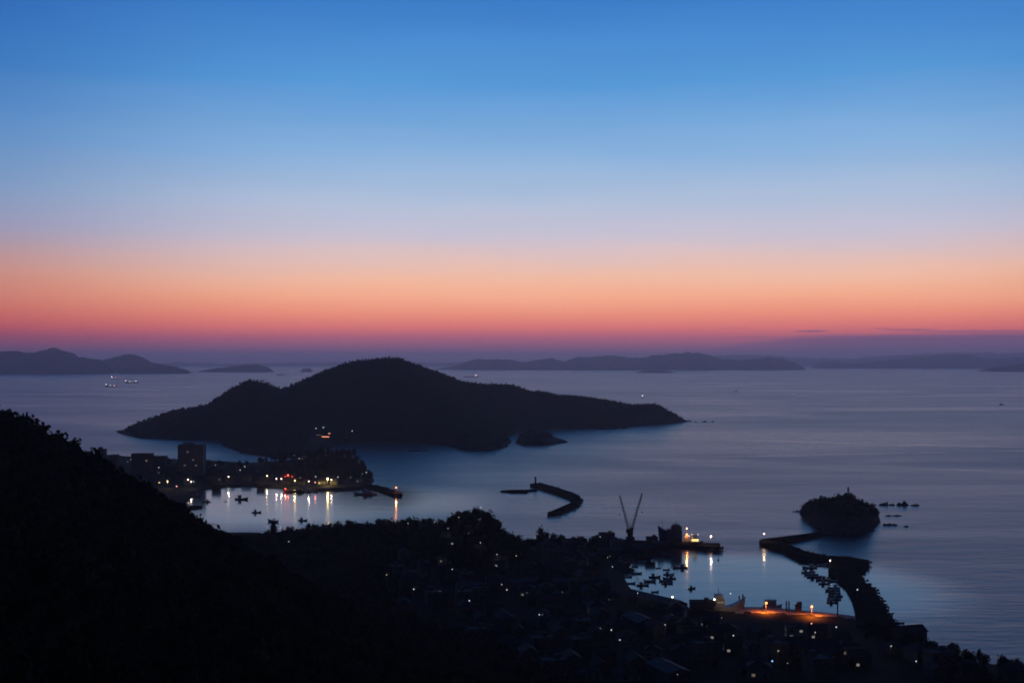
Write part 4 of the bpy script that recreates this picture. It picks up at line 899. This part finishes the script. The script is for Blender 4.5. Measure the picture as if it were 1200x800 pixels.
for bo, (bx_, _, bz_), hx in ((b1, zt(726.3, 580.5), -1), (b2, zt(752.5, 577.5), 1)):
    MB().tube((bx_, 0, bz_), (bx_, 0, bz_-15), .05, n=4).ball((bx_, 0, bz_-15.6), .6, 6, 4).build('hook', M['dark_steel'], bo)
    MB().tube((bx_*.9, .3, bz_*.9), (0, 0, 14), .05, n=4).build('stay', M['dark_steel'], bo)
MB().tube((0, 0, 7), (0, 0, 14), .35, .2, 6).build('gantry', M['dark_steel'], t)

# work ship on the shore at the left end of the quay
x, y, _ = P(853, 716, 2.0); t = thing('work_ship', 'blunt work ship with a raised bow berthed at the left end of the lit quay', 'ship', (x, y+4, .6), .1); t.scale = (1.25, 1.15, 1.2)
MB().loft(hull_rings(16.5, 6.5, -1.2, 3.0, 4.8, 1.0, flare=.85)).build('hull', M['hull_white'], t)
MB().box((-3.6, 0, 5.0), (4.4, 4.4, 4)).box((-3.9, 0, 8.0), (3.4, 3.8, 2.2)).build('wheelhouse', M['hull_white'], t)
MB().tube((-4, 0, 9), (-4, 0, 12.5), .16, .1, 6).build('mast', M['steel'], t)
MB().box((7.9, 0, 5.2), (.5, 1.0, 7.5)).build('bow_ramp_post', M['steel'], t)
glow((-1, -9, 6), (1, .62, .3), 420, t); slamp(t, (-6.6, -2.4, 7.0), .42, 'lamp_pink'); slamp(t, (1.6, -1, 9.5), .26, 'lamp_white')  # the glow is an added warm fill before the ship, no lamp hangs there
b = MB()
for k in range(7): b.tube((-1+1.1*k, -3.1, 3.1+.05*k*k), (-1+1.1*k, -3.1, 4.2+.05*k*k), .05, n=4)
b.build('railing', M['steel'], t)
M['pane_dimwarm'] = emit('pane_dimwarm', (1, .6, .25), .16)
win(t.children[1], -3.6, -2.2, 5.4, 3.4, .8, 'y', 'pane_warm')
x, y, _ = P(907, 711, 2.5); t = thing('cabin_boat', 'blocky cabin boat lit orange behind the left sodium lamp', 'boat', (x, y+5, .2), 0)
MB().loft(hull_rings(11, 3.8, -.6, 2.0, 1.2, .4)).build('hull', M['hull_white'], t); MB().box((-1, 0, 3.8), (6.5, 3, 3.4)).box((-1, 0, 5.6), (7, 3.3, .2)).build('cabin', M['hull_white'], t); MB().tube((-2, 0, 5.6), (-2, 0, 8), .1, n=5).build('mast', M['steel'], t)
def post(px, py, h, label, z=2.5):
    x, y, _ = P(px, py, z); t = thing('mooring_post', label, 'post', (x, y, z)); MB().tube((0, 0, -1), (0, 0, h), .42, .4, 8).build('pile', M['timber'], t); MB().tube((0, 0, h), (0, 0, h+.25), .5, .1, 8).build('cap', M['steel'], t)
post(921.5, 716, 6, 'tall mooring post on the lit quay, left one of a pair'); post(924.5, 716, 6, 'tall mooring post on the lit quay, right one of a pair'); post(981.5, 720.5, 6, 'tall mooring post alone at the right end of the lit quay'); post(866.3, 711.5, 7, 'tall post at the bow of the work ship')
x, y, _ = P(935.5, 716, 2.5); special('flat', 3.4, 2.6, 3.2, 0, 'timber', 'sheet_metal', 'tiny hut on the lit quay between the posts and the right sodium lamp', 0, 0, 0, None, 'quay_hut', 'hut', at=(x, y, 2.5))
# moored vessel by the curved mole
x, y, _ = P(429, 579.3); t = thing('ferry', 'pale low ferry moored inside the curved mole of the left harbour', 'ferry', (x, y, 0), math.pi)
MB().loft(hull_rings(25, 6, -.6, 1.8, 1.6, .3)).build('hull', M['hull_white'], t); MB().box((-2, 0, 3.0), (11, 4.4, 2.4)).box((1, 0, 5.0), (4, 3.4, 1.8)).build('cabin', M['hull_white'], t); MB().tube((-4, 0, 4.2), (-4, 0, 8), .14, n=5).build('mast', M['steel'], t)
x, y, _ = P(345, 576.3); t = thing('barge', 'long dark barge with a red lamp at its bow along the far quay', 'barge', (x, y, 0), math.pi)
MB().loft(hull_rings(24, 5.5, -.6, 2.2, 1.2, .3)).build('hull', M['hull_black'], t); MB().box((-6, 0, 3.3), (5, 3.6, 2.2)).build('wheelhouse', M['hull_black'], t); slamp(t, (10.0, 1.5, 4.0), .6, 'lamp_red'); glow((10, 3, 3.6), (1, .12, .04), 2600, t)

# ------------------------------------------------------------------ dusk sky
W = bpy.data.worlds.new('World'); S.world = W; W.use_nodes = True; nt = W.node_tree; nt.nodes.clear(); N = nt.nodes; Lk = nt.links.new
out = N.new('ShaderNodeOutputWorld'); tc = N.new('ShaderNodeTexCoord'); sep = N.new('ShaderNodeSeparateXYZ'); Lk(tc.outputs['Generated'], sep.inputs[0])
def ramp(stops, fac):
    r = N.new('ShaderNodeValToRGB'); e = r.color_ramp.elements
    while len(e) > 1: e.remove(e[0])
    e[0].position = stops[0][0]; e[0].color = (*stops[0][1], 1)
    for p, c in stops[1:]: q = e.new(p); q.color = (*c, 1)
    Lk(fac, r.inputs[0]); return r.outputs[0]
hl = mathn('SQRT', mathn('ADD', mathn('MULTIPLY', sep.outputs['X'], sep.outputs['X']), mathn('MULTIPLY', sep.outputs['Y'], sep.outputs['Y'])))
hl = mathn('MAXIMUM', hl, 1e-4); ax_ = mathn('DIVIDE', sep.outputs['X'], hl); ay_ = mathn('DIVIDE', sep.outputs['Y'], hl)
cw = N.new('ShaderNodeCombineXYZ'); Lk(mathn('MULTIPLY', ax_, 5), cw.inputs[0]); Lk(mathn('MULTIPLY', sep.outputs['Z'], 34), cw.inputs[1])
wn = N.new('ShaderNodeTexNoise'); wn.inputs['Scale'].default_value = 1; wn.inputs['Detail'].default_value = 3; Lk(cw.outputs[0], wn.inputs['Vector'])
zw = mathn('ADD', sep.outputs['Z'], mathn('MULTIPLY', mathn('SUBTRACT', wn.outputs['Fac'], .5), mrange(sep.outputs['Z'], .015, .08, .002, .015)))
zfac = mrange(zw, -.05, 1.0, 0, 1); N[-1].interpolation_type = 'LINEAR'
fz = lambda y: ((YH-y)/math.hypot(F, YH-y)+.05)/1.05
HZ = np.array(lin((78, 80, 112)))            # colour the air adds along a long path
def over(y, c):                             # the sky beyond the air, so that it reads as c through the haze
    z = max((YH-y)/F, .011); tr = math.exp(-SIG*320/z); v = (np.array(lin(c))-HZ*(1-tr))/tr; return tuple(np.clip(v, .012, 1.4))
WST = [(431, (80, 74, 108)), (418, (96, 80, 113)), (406, (118, 86, 118)), (395, (158, 94, 118)), (385, (200, 110, 115)), (370, (226, 138, 121)), (350, (240, 167, 138)), (328, (238, 184, 160)), (305, (223, 189, 184)), (276, (197, 191, 209)), (235, (172, 189, 216)), (180, (135, 176, 219)), (100, (86, 151, 213)), (0, (58, 123, 199))]
west = ramp([(0, (.012, .011, .026))]+[(fz(y), over(y, c)) for y, c in WST]+[(.42, lin((44, 98, 172))), (.62, lin((21, 54, 108))), (1, lin((10, 27, 62)))], zfac)
east = ramp([(0, lin((14, 16, 26))), (.06, lin((30, 37, 62))), (.15, lin((38, 46, 76))), (.3, lin((32, 50, 88))), (.6, lin((16, 34, 70))), (1, lin((9, 24, 57)))], zfac)
sunaz = .09
facing = mathn('ADD', mathn('MULTIPLY', ax_, math.sin(sunaz)), mathn('MULTIPLY', ay_, math.cos(sunaz)))
wmix = mrange(facing, -.35, .75, 0, 1); N[-1].interpolation_type = 'SMOOTHSTEP'
mx = N.new('ShaderNodeMix'); mx.data_type = 'RGBA'; Lk(wmix, mx.inputs[0]); Lk(east, mx.inputs[6]); Lk(west, mx.inputs[7])
side = mrange(facing, .86, .985, 0, 1)       # away from the sunset the sky turns deeper and bluer, the glow redder
edge = N.new('ShaderNodeMix'); edge.data_type = 'RGBA'; Lk(mrange(sep.outputs['Z'], .035, .15, 0, 1), edge.inputs[0]); edge.inputs[6].default_value = (.66, .48, .56, 1); edge.inputs[7].default_value = (.46, .6, .76, 1)
emx = N.new('ShaderNodeMix'); emx.data_type = 'RGBA'; Lk(side, emx.inputs[0]); Lk(edge.outputs[2], emx.inputs[6]); emx.inputs[7].default_value = (1, 1, 1, 1)
vm = N.new('ShaderNodeVectorMath'); vm.operation = 'MULTIPLY'; Lk(mx.outputs[2], vm.inputs[0]); Lk(emx.outputs[2], vm.inputs[1])
skycol = vm.outputs[0]
# bank of low cloud on the right and thin streaks above it
cv = N.new('ShaderNodeCombineXYZ'); Lk(mathn('MULTIPLY', ax_, 9), cv.inputs[0]); Lk(mathn('MULTIPLY', sep.outputs['Z'], 140), cv.inputs[1])
cn = N.new('ShaderNodeTexNoise'); cn.inputs['Scale'].default_value = 1; cn.inputs['Detail'].default_value = 4; Lk(cv.outputs[0], cn.inputs['Vector'])
top = mathn('ADD', mrange(ax_, .1, .26, .004, .0215), mathn('MULTIPLY', mathn('SUBTRACT', cn.outputs['Fac'], .5), .007))
bank = mrange(mathn('SUBTRACT', sep.outputs['Z'], top), -.003, .0025, 1, 0)
bank = mathn('MULTIPLY', bank, mrange(ax_, .08, .3, 0, .8))
cv2 = N.new('ShaderNodeCombineXYZ'); Lk(mathn('MULTIPLY', ax_, 60), cv2.inputs[0]); Lk(mathn('MULTIPLY', sep.outputs['Z'], 500), cv2.inputs[1])
cn2 = N.new('ShaderNodeTexNoise'); cn2.inputs['Scale'].default_value = 1; cn2.inputs['Detail'].default_value = 4; Lk(cv2.outputs[0], cn2.inputs['Vector'])
strk = None                                 # thin dark cloud streaks low in the west
for ca, cz, wa, wz, dk in ((.243, .0243, .019, .0011, .75), (.315, .0248, .03, .0009, .6), (.295, .0262, .012, .0006, .5), (.36, .0232, .06, .0012, .5), (.2, .0196, .03, .001, .3), (.185, .0272, .016, .0005, .3)):
    u = mathn('DIVIDE', mathn('SUBTRACT', ax_, ca), wa); v = mathn('DIVIDE', mathn('SUBTRACT', sep.outputs['Z'], cz), wz)
    q = mathn('SUBTRACT', 1.25, mathn('ADD', mathn('ADD', mathn('MULTIPLY', u, u), mathn('MULTIPLY', v, v)), mathn('MULTIPLY', cn2.outputs['Fac'], 1.0)))
    q = mrange(q, 0, .6, 0, dk); strk = q if strk is None else mathn('MAXIMUM', strk, q)
cloud = mathn('MAXIMUM', bank, strk)
mc = N.new('ShaderNodeMix'); mc.data_type = 'RGBA'; Lk(cloud, mc.inputs[0]); Lk(skycol, mc.inputs[6]); mc.inputs[7].default_value = (*over(400, (92, 82, 118)), 1)
# faint large-scale unevenness of the air
nn = N.new('ShaderNodeTexNoise'); nn.inputs['Scale'].default_value = 1; nn.inputs['Detail'].default_value = 2
cv3 = N.new('ShaderNodeCombineXYZ'); Lk(mathn('MULTIPLY', ax_, 3), cv3.inputs[0]); Lk(mathn('MULTIPLY', sep.outputs['Z'], 30), cv3.inputs[1]); Lk(cv3.outputs[0], nn.inputs['Vector'])
v2 = N.new('ShaderNodeVectorMath'); v2.operation = 'SCALE'; Lk(mc.outputs[2], v2.inputs[0]); Lk(mrange(nn.outputs['Fac'], .3, .7, .988, 1.012), v2.inputs['Scale'])
bg = N.new('ShaderNodeBackground'); Lk(v2.outputs[0], bg.inputs[0]); bg.inputs[1].default_value = 1.0
nsk = N.new('ShaderNodeTexSky'); nsk.sky_type = 'NISHITA'; nsk.sun_disc = False; nsk.sun_elevation = math.radians(-4); nsk.sun_rotation = sunaz; nsk.altitude = 150
bg2 = N.new('ShaderNodeBackground'); Lk(nsk.outputs[0], bg2.inputs[0]); bg2.inputs[1].default_value = .05
ad = N.new('ShaderNodeAddShader'); Lk(bg.outputs[0], ad.inputs[0]); Lk(bg2.outputs[0], ad.inputs[1]); Lk(ad.outputs[0], out.inputs['Surface'])

# ------------------------------------------------------------------ camera and render settings
cd = bpy.data.cameras.new('camera'); cam = bpy.data.objects.new('camera', cd); COL.objects.link(cam)
cam.location = (0, 0, H); cam.rotation_euler = (math.pi/2, 0, 0); cd.sensor_width = 36; cd.lens = 36*F/1200; cd.shift_y = (YH-400)/1200; cd.clip_start = 1; cd.clip_end = 250000
S.camera = cam
S.view_settings.view_transform = 'Standard'; S.view_settings.look = 'None'; S.view_settings.exposure = 0; S.view_settings.gamma = 1; S.view_settings.use_curve_mapping = False
cy = S.cycles; cy.use_denoising = True; cy.filter_width = 1.8; cy.max_bounces = 5; cy.volume_bounces = 2; cy.transparent_max_bounces = 8; cy.sample_clamp_indirect = 4; cy.use_light_tree = True; cy.caustics_reflective = False; cy.caustics_refractive = False
